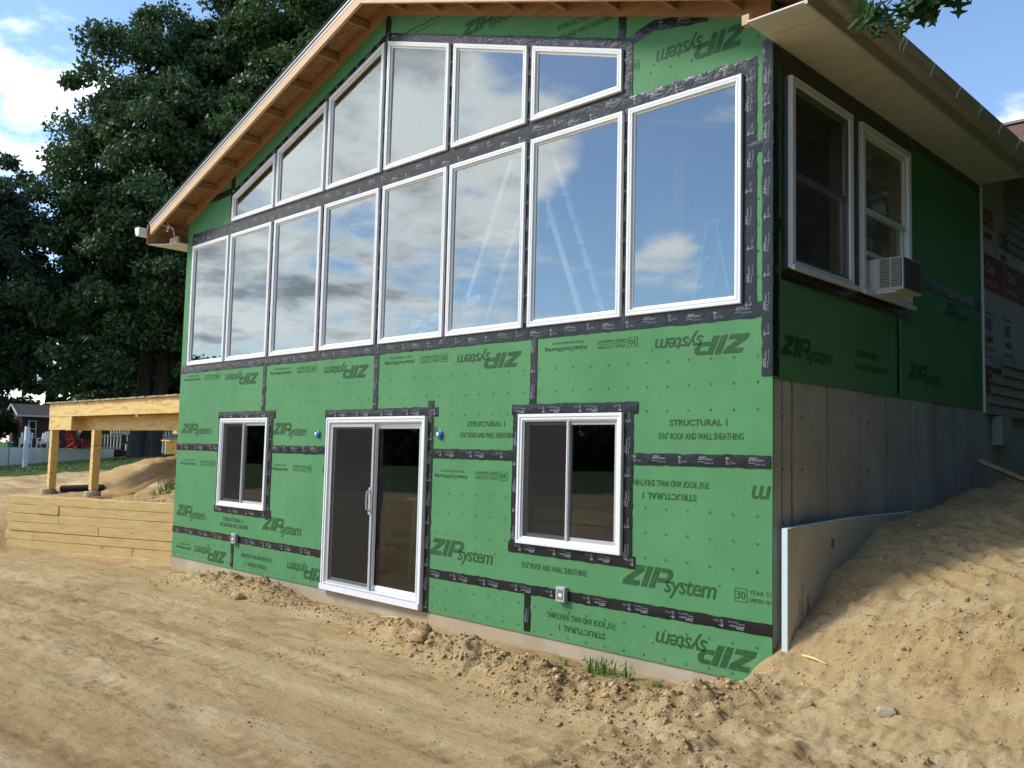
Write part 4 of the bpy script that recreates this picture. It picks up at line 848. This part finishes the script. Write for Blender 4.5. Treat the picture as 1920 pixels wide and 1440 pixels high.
def spray(a, b, n, L=(.11, .155), spread=.05):
    a = Vector(a); b = Vector(b); tw.tube([a, a.lerp(b, .5)+Vector((0, 0, .015)), b], [.004, .003, .002], 5)
    for i in range(n):
        p = a.lerp(b, rg.uniform(.25, 1)); bs = p+Vector((rg.gauss(0, spread*.6), rg.gauss(0, spread), rg.gauss(-.01, spread*.6)))
        tw.tube([p, bs], [.0014, .0010], 4)
        d = Vector((rg.gauss(0, .45), rg.gauss(0, .45), -1)); cam = Vector((3.2, -6, 0))-bs; cam.normalize()
        lobed(m, bs, d, cam+Vector((rg.gauss(0, .6), rg.gauss(0, .6), rg.gauss(0, .5))), rg.uniform(*L), rg.uniform(-.15, .3))
spray((1.32, -1.18, 2.60), (1.20, -1.22, 2.555), 7); spray((1.38, -1.17, 2.62), (1.30, -1.19, 2.52), 7); spray((1.5, -1.14, 2.68), (1.38, -1.16, 2.53), 8); spray((1.58, -1.12, 2.72), (1.46, -1.13, 2.55), 11)
spray((1.66, -1.10, 2.75), (1.55, -1.10, 2.60), 11); spray((1.52, -1.13, 2.62), (1.49, -1.10, 2.50), 5); spray((1.74, -1.09, 2.78), (1.66, -1.06, 2.63), 8); spray((1.85, -1.08, 2.86), (1.84, -1.02, 2.70), 5); spray((1.95, -1.06, 2.9), (1.96, -.98, 2.68), 4)
m.build('near_leaves', M_LEAFN, OK); tw.build('branch', M_BARK, OK, smooth=True)
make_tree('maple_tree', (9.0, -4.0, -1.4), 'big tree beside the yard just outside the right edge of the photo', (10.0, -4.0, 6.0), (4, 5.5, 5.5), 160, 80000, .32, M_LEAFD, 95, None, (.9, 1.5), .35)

# ------------------------------------------------------------------ older house at the right end
OH = thing('house', (-3, 9, -.3), 'older house at the far right with printed house wrap, part finished siding and brown shingles', 'house')
YO = 4.775
m = MB(); m.prism([(YO, .585), (10.5, .585), (10.5, 3.2), (7.25, 4.5), (5.05, 3.40), (YO, 3.40)], lambda p, q, d: (d, p, q), -.2, .006); WRP = m.build('wrapped_wall', M_WRAP, OH)
m = MB(); m.box(-.01, .020, YO+.001, YO+.045, .60, 3.18); m.build('corner_trim', M_WHITE, OH)
def wbox(y0, y1, z0, z1, mat, par=None, d=.009, nm='printed_panel'): mm = MB(); mm.box(.0065, d, y0, y1, z0, z1); return mm.build(nm, mat, par or WRP)
def wtext(s_, y0, y1, zc, h, mat, d=.0105, bold=.02): stamp(text_mesh(s_, bold)[:2], y0, y1, zc, h, False, mat, WRP, 's', -d)
for y0, y1, z0, z1 in ((4.86, 5.62, 2.02, 2.44), (5.66, 6.6, 2.02, 2.44), (4.86, 5.5, .80, 1.14), (5.54, 6.4, .80, 1.14)):
    wbox(y0, y1, z0, z1, M_WRED); wtext('Cats', y0+.08, y0+.38, (z0+z1)/2+.06, .13, M_WRAP); wtext('IN THE BAG', y0+.06, y0+.46, z0+.09, .06, M_WRAP)
for y0, zc in ((4.85, 2.86), (5.42, 2.70)): wtext('COVERS', y0, y0+.36, zc, .20, M_WRED); wbox(y0+.05, y0+.30, zc-.24, zc-.17, M_WRED)
for y0 in (4.85, 5.55):
    wtext('WARD', y0+.02, y0+.26, 1.62, .14, M_WBLK); wtext('LUMBER', y0+.02, y0+.30, 1.45, .075, M_WBLK); wtext('Building Supply', y0+.02, y0+.32, 1.33, .06, M_WBLK, bold=0); wbox(y0, y0+.34, 1.745, 1.757, M_WBLK, nm='printed_line'); wbox(y0, y0+.34, 1.24, 1.252, M_WBLK, nm='printed_line')
m = MB()
for k, (ys_, z) in enumerate(((4.90, .59), (4.92, .71), (5.02, .83), (5.06, .95), (5.42, 1.07), (5.46, 1.19))): m.prism([(.012, z), (.030, z), (.014, z+.118), (.012, z+.118)], lambda p, q, d: (p, d, q), ys_, 9.5)
for k in range(9): m.prism([(.012, 2.62+k*.12), (.030, 2.62+k*.12), (.014, 2.738+k*.12), (.012, 2.738+k*.12)], lambda p, q, d: (p, d, q), 5.75-.02*k, 9.0-.2*k)
m.build('siding', M_SIDING, OH)
m = MB(); m.box(-.3, -.03, YO+.18, 10.5, -2.3, .583); m.build('foundation', M_CONC, OH)
m = MB(); k = 16
for sg in (1, -1):
    for i in range(k):
        ya, yb = (7.2-sg*2.25*i/k, 7.2-sg*2.25*(i+1)/k); za, zb = 4.66-1.12*i/k, 4.66-1.12*(i+1)/k; pr = [(ya, za-.05), (yb, zb-.05), (yb, zb+.016), (ya, za+.006)]
        m.prism(pr if sg < 0 else pr[::-1], lambda p, q, d: (d, p, q), -5.2, .62)
m.build('roof', M_RSHING, OH)
m = MB(); m.box(-5.0, .62, 7.12, 7.28, 4.665, 4.70); m.build('ridge_cap', pm('ridge_metal', (.20, .22, .26), .5), OH); m = MB(); m.box(-.1, .63, 4.88, 4.945, 3.40, 3.545); m.build('eave_fascia', M_GUT, OH)
MB().box(-.028, .085, 5.16, 5.52, .24, .575).build('meter_box', pm('meter_grey', (.33, .32, .29), .6), OH, bevel=.008)
m = MB(); m.bar((.06, 4.35, .06), (.75, 4.85, -.30), .14, .04); tag(m.build('plank', M_PINE, None, (.3, 4.5, -.1)), 'loose wooden plank leaning on the dirt below the house wrap', 'plank')

# ------------------------------------------------------------------ neighbour's place on the far left
NH = thing('house', (-60, 16, -.4), 'low brown house with white trimmed windows and a dark gable roof far left', 'house')
A_ = Vector((-60.0, 12.85, -1.2)); d1 = Vector((.30, .954, 0)); d2 = Vector((-.99, .16, 0)); Ln, Dp = 13.0, 6.0
def nb(a, b_, z0, z1, back=0.0, th=.1):                  # slab along the long wall
    p = [A_+d1*a-d2*0+d2*(-back), A_+d1*b_+d2*(-back), A_+d1*b_+d2*(-back+th), A_+d1*a+d2*(-back+th)]; return [(q.x, q.y, z0) for q in p]+[(q.x, q.y, z1) for q in p]
BF = [(0, 3, 2, 1), (4, 5, 6, 7), (0, 1, 5, 4), (1, 2, 6, 5), (2, 3, 7, 6), (3, 0, 4, 7)]
m = MB(); p = [A_, A_+d1*Ln, A_+d1*Ln+d2*Dp, A_+d2*Dp]; m.add([(q.x, q.y, -1.2) for q in p]+[(q.x, q.y, 1.70) for q in p], BF)
g0, g1, g2 = A_+d2*0, A_+d2*Dp, A_+d2*(Dp/2); m.add([(g0.x, g0.y, 1.70), (g1.x, g1.y, 1.70), (g2.x, g2.y, 2.42)], [(0, 1, 2)])
WN_ = m.build('wall', M_BRICK, NH)
m = MB(); e = .25
def slab(s0, s1, z0, z1, a0, a1): 
    v = [A_+d1*a0+d2*s0, A_+d1*a1+d2*s0, A_+d1*a1+d2*s1, A_+d1*a0+d2*s1]; zz = (z0, z0, z1, z1); m.add([(q.x, q.y, z) for q, z in zip(v, zz)]+[(q.x, q.y, z+.07) for q, z in zip(v, zz)], BF)
slab(-e, Dp/2, 1.66, 2.45, -.35, Ln+.3); slab(Dp+e, Dp/2, 1.66, 2.45, -.35, Ln+.3); m.build('roof', pm('dark_shingle', (.045, .035, .035), .9, var=(.03, .024, .024), vscale=10), NH)
m = MB(); m.add(nb(-.35, Ln+.3, 1.60, 1.72, e+.05, .06), BF)
for s0, s1 in ((-e-.05, Dp/2), (Dp+e+.05, Dp/2)):
    a, c = A_-d1*.38+d2*s0, A_-d1*.38+d2*s1; m.bar((a.x, a.y, 1.66), (c.x, c.y, 2.47), .06, .13)
m.build('white_trim', M_WHITE, NH)
for a, c, z0, z1 in ((.32, .80, .30, 1.36), (3.35, 3.9, .28, 1.34), (4.05, 4.5, .28, .72)):
    m = MB(); m.add(nb(a, c, z0, z1, .06, .05), BF); w = m.build('window', M_WHITE, NH); m = MB(); zm = (z0+z1)/2
    for q0, q1 in ((z0+.05, zm-.03), (zm+.03, z1-.05)): m.add(nb(a+.07, c-.07, q0, q1, .075, .01), BF)
    m.build('pane', M_BLACK, w)
TE = thing('terrace', (-54, 12, -1.2), 'raised patio with a plain white painted skirting wall in front of the brown house', 'terrace')
S_ = [(-54.6, 10.1), (-54.28, 11.0), (-53.97, 11.99), (-52.60, 15.86)]; m = MB()
for a, c in zip(S_[:-1], S_[1:]): m.bar((*a, -.92), (*c, -.92), .12, 1.10)
m.build('skirting', M_GREYW, TE)
m = MB(); q = [(-54.25, 11.05), (-53.95, 11.95), (-52.55, 15.9), (-58.4, 17.9), (-59.8, 13.0)]; m.prism(q[::-1], lambda p_, q_, d: (p_, q_, d), -.44, -.375); m.build('floor', pm('patio_floor', (.10, .07, .06), .8), TE)
def adirondack(x, y, rz, mat, label, grp):
    T = thing('garden_chair', (x, y, -.37), label, 'garden chair', grp); T.rotation_euler.z = rz; o = np.array((x, y, -.37)); 
    def mk(nm, fn): mm = MB(); fn(mm); mm.v = [(a+o[0], b_+o[1], c+o[2]) for a, b_, c in mm.v]; mm.build(nm, mat, T)
    mk('seat', lambda q: [q.bar((-.25, -.27+i*.11, .38-.03*i), (.25, -.27+i*.11, .38-.03*i), .09, .025) for i in range(5)])
    mk('backrest', lambda q: [q.bar((-.24+i*.12, .20, .22), (-.27+i*.135, .50, 1.0-.03*abs(i-2)**2), .10, .025, (0, 1, 0)) for i in range(5)])
    for s_ in (-1, 1):
        mk('arm', lambda q: q.bar((s_*.32, -.34, .58), (s_*.32, .34, .55), .12, .025)); mk('leg', lambda q: q.bar((s_*.30, -.30, 0), (s_*.30, -.28, .57), .09, .03)); mk('leg', lambda q: q.bar((s_*.28, -.22, .36), (s_*.28, .46, 0), .03, .10, (0, 0, 1)))
    return T
adirondack(-51.9+.4-2, 11.15, 1.2, M_WHITE, 'white slatted garden chair nearest the left end of the patio', 'white garden chairs'); adirondack(-53.2, 12.05, .9, M_WHITE, 'white slatted garden chair behind the pale post', 'white garden chairs')
adirondack(-52.6, 13.55, 1.9, M_RED, 'red garden chair on the patio left of the black grill', 'red garden chairs'); adirondack(-53.0, 14.65, 2.3, M_RED, 'red garden chair partly behind the black grill', 'red garden chairs')
GR = thing('grill', (-52.9, 14.15, -.37), 'black covered barbecue grill between the red chairs on the patio', 'grill')
m = MB(); m.box(-53.2, -52.6, 13.8, 14.5, .25, .55); m.tube([(-53.2, 14.15, .55), (-52.6, 14.15, .55)], .3, 12); m.build('body', M_BLACK, GR, bevel=.03)
for dx, dy in ((-.25, -.3), (.25, -.3), (-.25, .3), (.25, .3)): m = MB(); m.box(-52.9+dx-.03, -52.9+dx+.03, 14.15+dy-.03, 14.15+dy+.03, -.37, .25); m.build('leg', M_BLACK, GR)
for i, (x, y, lab) in enumerate(((-53.3, 12.75, 'small round side table next to the white garden chairs'), (-53.55, 12.9, 'little stone lantern on the edge of the white skirting wall'))):
    m = MB(); m.lathe((x, y, -.37 if i == 0 else -.36), [(.16, 0), (.07, .04), (.06, .38), (.24, .40), (.24, .44), (.05, .46)] if i == 0 else [(.12, 0), (.10, .25), (.18, .27), (.18, .31), (.06, .38)], 12); tag(m.build('side_table' if i == 0 else 'lantern', pm('grey_stone', (.35, .34, .31), .8), None, (x, y, -.37)), lab, 'table' if i == 0 else 'lantern')
def fence(pts, z0, h, label, sp=.16):
    T = thing('picket_fence', (*pts[0], z0), label, 'fence', 'white railings by the brown house'); m1 = MB(); m2 = MB()
    for a, c in zip(pts[:-1], pts[1:]):
        L = math.dist(a, c); k = int(L/sp)
        for i in range(k+1):
            t = i/k; x, y = a[0]+(c[0]-a[0])*t, a[1]+(c[1]-a[1])*t; m1.box(x-.025, x+.025, y-.03, y+.03, z0, z0+h+.05)
        for zz in (.1, h-.05): m2.bar((*a, z0+zz), (*c, z0+zz), .05, .08)
    m1.build('pickets', M_WHITE, T); m2.build('rail', M_WHITE, T)
fence([(-52.2, 14.75), (-51.9, 15.95)], -.37, .86, 'white picket fence at the right end of the patio'); fence([(-52.8, 15.7), (-52.4, 17.1)], .55, .85, 'white baluster railing above the staircase'); fence([(-46.9, 16.15), (-46.4, 17.9)], .45, .45, 'white porch railing right of the big trunk')
ST = thing('staircase', (-51, 16.2, -.4), 'white painted outdoor staircase with dark treads beside the patio', 'staircase')
m = MB(); o_ = Vector((-51.3, 16.0, 0)); dd = Vector((.22, .97, 0)); P2 = lambda a, z: (o_.x+dd.x*a, o_.y+dd.y*a, z)
pr = [(0, -.42), (1.9, -.42), (1.9, .78), (1.45, .78), (1.45, .58), (1.05, .58), (1.05, .38), (.65, .38), (.65, .18), (.25, .18), (.25, -.02), (0, -.02)]
m.prism(pr, lambda a, z, d: (o_.x+dd.x*a+d, o_.y+dd.y*a, z), 0, .08); m.build('stringer', M_WHITE, ST)
m = MB()
for k in range(5): m.prism([(.22+.4*k, -.01+.2*k), (.68+.4*k, -.01+.2*k), (.68+.4*k, .04+.2*k), (.22+.4*k, .04+.2*k)], lambda a, z, d: (o_.x+dd.x*a+d, o_.y+dd.y*a, z), -1.2, .14)
m.build('tread', M_BLACK, ST); m = MB(); m.bar(P2(.0, .55), P2(1.5, 1.3), .05, .08)
for a in (.1, .4, .7, 1.0, 1.3): m.bar(P2(a, .1+.5*a), P2(a, .6+.5*a), .04, .04)
m.build('handrail', M_WHITE, ST); m = MB(); m.bar(P2(2.0, .85), P2(1.75, -.72), .30, .10, (1, 0, 0)); m.build('newel', M_WHITE, ST)
PO = thing('porch', (-46.5, 17.2, -.3), 'dark porch opening on white posts right of the big trunk', 'porch'); m = MB()
for y in (16.3, 17.05): m.box(-46.75, -46.63, y-.06, y+.06, -.5, .42)
m.build('post', M_WHITE, PO); m = MB(); m.box(-46.8, -46.6, 16.1, 18.5, .30, .44); m.build('beam', M_WHITE, PO); m = MB(); m.box(-48.5, -48.4, 16.6, 19, -.6, .3); m.build('back_wall', M_BRICK, PO)
m = MB(); m.prism([(0, -.28), (.55, -.28), (.95, .02), (.95, .42), (.42, .42), (.42, .12), (0, .12)], lambda a, z, d: (-24.0+.25*a+d, 6.2+a, z), 0, .05)
for a, z in ((.0, .125), (.42, .425)): m.box(-24.3, -23.7, 6.2+a, 6.2+a+.42, z, z+.04)
tag(m.build('step_frame', M_TREAT, None, (-24, 6.5, -.28)), 'yellow plywood step stringer standing on the mound beside the house corner', 'steps')
m = MB(); m.box(-35.08, -34.94, 5.50, 5.64, -1.4, .60); pp = m.build('fence_post', M_GREYW, None, (-35, 5.57, -1.1)); tag(pp, 'weathered white square post standing alone on the lawn', 'post')
m = MB(); m.bar((-34.93, 5.52, -1.4), (-34.93, 5.50, .05), .05, .09); m.build('brace', M_GREYW, pp)
BFD = thing('bird_feeder', (-35.2, 5.02, -1.1), 'teal bird feeder on a thin pole left of the white post', 'bird feeder')
m = MB(); m.tube([(-35.2, 5.02, -1.3), (-35.2, 5.02, -.22)], .015, 6); m.build('pole', M_BLACK, BFD); m = MB(); m.lathe((-35.2, 5.02, -.24), [(.16, 0), (.16, .03), (.07, .05), (.07, .17), (.22, .18), (.03, .26)], 10); m.build('tray', pm('teal_paint', (.06, .16, .15), .5), BFD)
# odds and ends on the mound
m = MB(); pts = [(-16.72, .75, gz(-16.72, .75)+.08), (0, 0, 0), (-16.0, 1.35, gz(-16.0, 1.35)+.06)]
for k in range(40):
    t = k/39; a = Vector(pts[0]).lerp(Vector(pts[2]), t); c = Vector(pts[0]).lerp(Vector(pts[2]), min(1, t+.012)); m.tube([a, c], .075 if k % 2 else .062, 12)
tag(m.build('drain_pipe', M_BLACK, None, pts[0]), 'black corrugated drain pipe lying on the dirt behind the left deck post', 'pipe')
z_ = gz(-14.45, .80); m = MB(); m.bar((-14.62, .62, z_+.035), (-14.36, .98, z_+.04), .09, .038); tag(m.build('lumber_scrap', M_PINE, None, (-14.5, .8, z_)), 'short pale lumber offcut lying behind the timber wall', 'lumber')
z_ = gz(-14.2, 1.05); m = MB(); m.bar((-14.30, 1.0, z_+.03), (-13.95, 1.3, z_+.11), .06, .03); tag(m.build('lumber_scrap', M_TREAT, None, (-14.1, 1.1, z_)), 'dark wood scrap tilted beside the pale offcut', 'lumber')
for i, (x, y, a, L, lab) in enumerate(((-3.77, -.49, .4, .34, 'splintered brown stick lying in front of the sliding door'), (.33, -.04, -.5, .30, 'thin twig on the dirt bank in front of the foam board'))):
    z = gz(x, y)+.015; m = MB(); m.tube([(x-L/2*math.cos(a), y-L/2*math.sin(a), z), (x, y, z+.01), (x+L/2*math.cos(a), y+L/2*math.sin(a), z+.004)], [.007, .010, .004], 6); tag(m.build('stick', M_TREAT2, None, (x, y, z)), lab, 'stick')

# ------------------------------------------------------------------ stones, clods, weeds, grass
def ico():
    t = (1+5**.5)/2; v = np.array([(-1, t, 0), (1, t, 0), (-1, -t, 0), (1, -t, 0), (0, -1, t), (0, 1, t), (0, -1, -t), (0, 1, -t), (t, 0, -1), (t, 0, 1), (-t, 0, -1), (-t, 0, 1)], float); v /= np.linalg.norm(v[0])
    f = np.array([(0, 11, 5), (0, 5, 1), (0, 1, 7), (0, 7, 10), (0, 10, 11), (1, 5, 9), (5, 11, 4), (11, 10, 2), (10, 7, 6), (7, 1, 8), (3, 9, 4), (3, 4, 2), (3, 2, 6), (3, 6, 8), (3, 8, 9), (4, 9, 5), (2, 4, 11), (6, 2, 10), (8, 6, 7), (9, 8, 1)]); return v, f
IV, IF = ico()
def stone(name, x, y, s_, sq, label, mat, seed):
    r = np.random.default_rng(seed); v, f = IV.copy(), [tuple(t) for t in IF]
    e = {}; vs = list(map(tuple, v)); nf = []
    def mid(a, c):
        k = (min(a, c), max(a, c))
        if k not in e: q = np.array(vs[a])+np.array(vs[c]); q /= np.linalg.norm(q); e[k] = len(vs); vs.append(tuple(q))
        return e[k]
    for a, b_, c in f: d, g, h = mid(a, b_), mid(b_, c), mid(c, a); nf += [(a, d, h), (b_, g, d), (c, h, g), (d, g, h)]
    v = np.array(vs); v *= (1+.30*(r.random((len(v), 1))-.5)); v = np.clip(v, -.82, .82)*np.array(sq)*s_; z = gz(x, y)
    m = MB(); m.add((v+np.array((x, y, z+s_*sq[2]*.35))).tolist(), nf); return tag(m.build(name, mat, None, (x, y, z)), label, 'stone')
stone('rock', 1.03, -.5, .055, (1.3, 1, .7), 'pale yellowish stone half sunk in the dirt bank at lower right', M_ROCK, 3)
stone('rock', -2.92, -.88, .075, (1.3, 1, .8), 'squarish tan clod on the loose dirt ridge right of the sliding door', M_CLOD, 4)
stone('rock', -6.55, -.66, .075, (1.5, 1, .8), 'flat brown stone at the foot of the dirt heap near the left window', M_CLOD, 6)
stone('rock', -2.62, -.46, .060, (1.4, .9, .55), 'dark flat stone between the ridge and the foundation', pm('dark_stone', (.20, .15, .10), .85, bump=.006, bscale=20), 8)
stone('rock', .52, -.54, .055, (1.1, 1, .7), 'smooth clay lump at the foot of the bank below the house corner', M_CLOD, 12)
def clods():
    r = np.random.default_rng(6); P = []; S = []
    for a, b_ in zip(BERM[:-1], BERM[1:]):
        L = math.dist(a[:2], b_[:2]); n = int(L*1500*(.15+a[2]*6)*a[3]*2.2)
        t = r.random(n); off = r.normal(0, 1, (n, 2))*a[3]*.62; P.append(np.stack([a[0]+(b_[0]-a[0])*t, a[1]+(b_[1]-a[1])*t], 1)+off); S.append(.004+.010*r.random(n)**2+.020*r.random(n)**14)
    n = 8500; q = np.stack([r.uniform(-.3, 2.1, n), r.uniform(-2.8, 3.2, n)], 1); q = q[fbm(q[:, 0]*1.6, q[:, 1]*1.6, 3, 5) > r.uniform(-.3, .3, n)]; P.append(q); S.append(.004+.008*r.random(len(q))**2+.014*r.random(len(q))**20)
    n = 5000; q = np.stack([r.uniform(-11.5, 1.5, n), r.uniform(-4.4, -.8, n)], 1); q = q[fbm(q[:, 0]*.9, q[:, 1]*1.5, 3, 15) > r.uniform(-.1, .45, n)]; P.append(q); S.append(.003+.006*r.random(len(q))**3+.012*r.random(len(q))**20)
    n = 1500; P.append(np.stack([r.uniform(-13, -10, n), r.uniform(.3, 3, n)], 1)); S.append(.006+.022*r.random(n)**4)
    P = np.concatenate(P); S = np.concatenate(S); ok = (P[:, 1] < -.02) | (P[:, 0] > .16) | (P[:, 0] < -9.9); P = P[ok]; S = S[ok]; n = len(P)
    Z = ground_z(P[:, 0], P[:, 1]); J = 1+.8*(r.random((n, 12, 1))-.5); sc = r.uniform(.6, 1.3, (n, 1, 3)); sc[:, :, 2] *= .75
    V = IV[None]*J*sc*S[:, None, None]; a = r.uniform(0, 6.28, n); c, s_ = np.cos(a)[:, None], np.sin(a)[:, None]
    V = np.stack([V[..., 0]*c-V[..., 1]*s_, V[..., 0]*s_+V[..., 1]*c, V[..., 2]], -1)+np.stack([P[:, 0], P[:, 1], Z+S*.1], 1)[:, None]
    F = IF[None]+12*np.arange(n)[:, None, None]
    tag(npmesh('dirt_clods', V.reshape(-1, 3), F.reshape(-1, 3), M_CLOD), 'loose crumbs and clods of dry dirt scattered over the ground', 'dirt clods', kind='stuff')
clods()
def blades(m, x, y, n, h, spread, seed, lean=.5, w=.006):
    rg = random.Random(seed)
    for i in range(n):
        a = rg.uniform(0, 6.28); bx, by = x+rg.gauss(0, spread), y+rg.gauss(0, spread); z = gz(bx, by)-.01; L = h*rg.uniform(.45, 1.15); ln = lean*rg.uniform(.2, 1.2); dx, dy = math.cos(a), math.sin(a); ww = w*rg.uniform(.7, 1.4)
        pts = []
        for t, q in ((0, 1), (.4, .9), (.75, .6), (1, .05)): c = Vector((bx+dx*L*ln*t*t, by+dy*L*ln*t*t, z+L*(t-.35*ln*t*t))); sd = Vector((-dy, dx, 0))*ww*q; pts += [c-sd, c+sd]
        m.add(pts, [(0, 1, 3, 2), (2, 3, 5, 4), (4, 5, 7, 6)])
def broad(m, x, y, n, h, spread, seed, L=.045):
    rg = random.Random(seed)
    for i in range(n):
        bx, by = x+rg.gauss(0, spread), y+rg.gauss(0, spread); z = gz(bx, by)+h*rg.random(); a = rg.uniform(0, 6.28); d = Vector((math.cos(a), math.sin(a), rg.uniform(-.1, .6))).normalized(); s_ = d.cross(Vector((0, 0, 1))).normalized()*L*.3; b0 = Vector((bx, by, z)); l = L*rg.uniform(.6, 1.3)
        m.add([b0, b0+d*l*.5+s_, b0+d*l, b0+d*l*.5-s_], [(0, 1, 2, 3)])
M_WEED = leafmat('weed_leaves', (0.085, 0.19, 0.035), (0.13, 0.24, 0.05), .3, 6)
for i, (x, y, n, h, sp, nb_, lab) in enumerate(((-1.42, -.22, 46, .16, .075, 90, 'largest green weed clump growing at the foundation below the right window'), (-1.15, -.20, 9, .17, .03, 12, 'thin tall weed just right of the largest clump'), (-.88, -.17, 7, .07, .03, 14, 'small sprig at the foundation two steps right of the largest clump'),
        (-.45, -.16, 8, .10, .03, 6, 'tiny grass sprout near the house corner below the upside down lettering'), (-2.5, -.42, 8, .06, .06, 12, 'sparse weed beside the foundation under the tape seam'), (-8.0, -.75, 16, .06, .14, 30, 'low weed patch in front of the left foundation strip'), (-3.4, -1.62, 7, .07, .05, 6, 'lone grass sprig in the open dirt in front of the sliding door'), (-1.75, -.28, 7, .10, .03, 14, 'small leafy weed left of the largest clump'), (-3.75, -.22, 7, .08, .03, 5, 'small weed at the right foot of the sliding door'))):
    m = MB(); blades(m, x, y, n, h, sp, 100+i); broad(m, x, y, nb_, h*.6, sp*1.2, 200+i); tag(m.build('weed', M_WEED, None, (x, y, gz(x, y))), lab, 'weed')
for i, (x, y, lab) in enumerate(((-12.6, 1.75, 'upper right tuft of grass on the mound under the deck'), (-13.0, 1.35, 'lower tuft of grass on the mound under the deck'), (-13.5, 2.05, 'upper left tuft of grass on the mound under the deck'))):
    m = MB(); blades(m, x, y, 130, .15, .13, 300+i, .8, .008); tag(m.build('grass_tuft', M_GRASS, None, (x, y, gz(x, y))), lab, 'grass tuft', 'grass tufts on the mound')
def lawn():
    r = np.random.default_rng(8); n = 90000; u = r.random(n); x = -25-32*u**.8; y = r.uniform(-1, 20, n)+.0; P = np.stack([x, y, ground_z(x, y)], 1)
    a = r.uniform(0, 6.28, n); h = r.uniform(.03, .085, n); w = .014; dx, dy = np.cos(a), np.sin(a); L = .05*r.random(n)
    V = np.stack([P+np.stack([-dy*w, dx*w, 0*a], 1), P+np.stack([dy*w, -dx*w, 0*a], 1), P+np.stack([dx*L, dy*L, h], 1)], 1).reshape(-1, 3)
    tag(npmesh('grass', V, np.arange(3*n).reshape(n, 3), M_GRASS), 'short green lawn beyond the bare dirt', 'grass', kind='stuff')
lawn()

# ------------------------------------------------------------------ things inside the upper room
M_LAD = pm('ladder_metal', (.90, .91, .92), .45, metal=0)
LD = thing('ladder', (-3.95, 1.55, .885), 'tall silver extension stepladder standing open behind the middle windows', 'ladder')
for s_, xb, xt in ((-1, -5.28, -4.0), (1, -2.72, -3.86)):
    for y in (1.36, 1.78): m = MB(); m.bar((xb, y, .885), (xt, y, 3.74), .075, .12, (0, 1, 0)); m.build('rail', M_LAD, LD)
    m = MB()
    for k in range(1, 9): t = k/9.3; m.bar((xb+(xt-xb)*t, 1.38, .885+2.855*t), (xb+(xt-xb)*t, 1.76, .885+2.855*t), .03, .03)
    m.build('rung', M_ALU, LD)
m = MB(); m.box(-4.06, -3.80, 1.30, 1.84, 3.70, 3.78); m.build('hinge', M_ALU, LD)
L2 = thing('ladder', (-1.75, 2.0, .885), 'cyan fibreglass stepladder behind the rightmost big window', 'ladder')
for y in (1.85, 2.15): m = MB(); m.bar((-2.05, y, .885), (-1.72, y, 2.42), .03, .08, (0, 1, 0)); m.build('rail', M_CYAN, L2); m = MB(); m.bar((-1.30, y, .885), (-1.62, y, 2.42), .03, .06, (0, 1, 0)); m.build('rail', M_CYAN, L2)
m = MB()
for k in range(1, 5): t = k/5; m.box(-2.05+.33*t-.05, -2.05+.33*t+.05, 1.86, 2.14, .885+1.5*t, .91+1.5*t)
m.build('tread', M_ALU, L2); m = MB(); m.box(-1.78, -1.56, 1.80, 2.20, 2.42, 2.47); m.build('cap', M_CYAN, L2)
SH = thing('sawhorse', (-5.2, 1.2, .885), 'sawhorse with orange brackets behind the fifth and sixth windows', 'sawhorse')
m = MB(); m.bar((-5.75, 1.2, 1.62), (-4.45, 1.2, 1.86), .06, .10); m.build('beam', M_WHITE, SH); m = MB()
for t in (.25, .55, .78): m.box(-5.75+1.3*t-.06, -5.75+1.3*t+.06, 1.15, 1.25, 1.56+.24*t, 1.70+.24*t)
m.build('bracket', M_ORANGE, SH)
for t in (.25, .78):
    for s_ in (-1, 1): m = MB(); m.bar((-5.75+1.3*t, 1.2, 1.60+.24*t), (-5.75+1.3*t+.12*s_, 1.2+.28*s_, .885), .05, .07); m.build('leg', M_WHITE, SH)
LS = thing('lumber_stack', (-4.0, 2.0, -1.63), 'stack of boards faintly visible inside through the right basement window', 'lumber'); rg = random.Random(2)
for k in range(6): m = MB(); o_ = rg.uniform(-.15, .15); m.box(-5.6+o_, -2.4+o_, 1.8+.03*k, 2.05+.03*k, -1.625+k*.17, -1.625+k*.17+.145); m.build('board', M_STUD, LS)
WT = thing('work_table', (-4.6, 1.6, -1.63), 'work table topped with pale foam inside the right half of the sliding door', 'table')
m = MB(); m.box(-5.9, -4.3, 1.3, 2.1, -.62, -.58); m.build('top', M_FOAM, WT)
for dx in (-5.8, -4.4):
    for dy in (1.35, 2.0): m = MB(); m.bar((dx, dy, -1.63), (dx+.06, dy, -.625), .06, .06); m.build('leg', M_PINE, WT)
m = MB(); m.lathe((-5.75, .75, -1.625), [(.10, 0), (.14, .02), (.20, .42), (.22, .44), (.19, .44), (.13, .05)], 16); tag(m.build('bucket', M_RED, None, (-5.75, .75, -1.625)), 'red plastic bucket on the floor behind the left half of the sliding door', 'bucket')
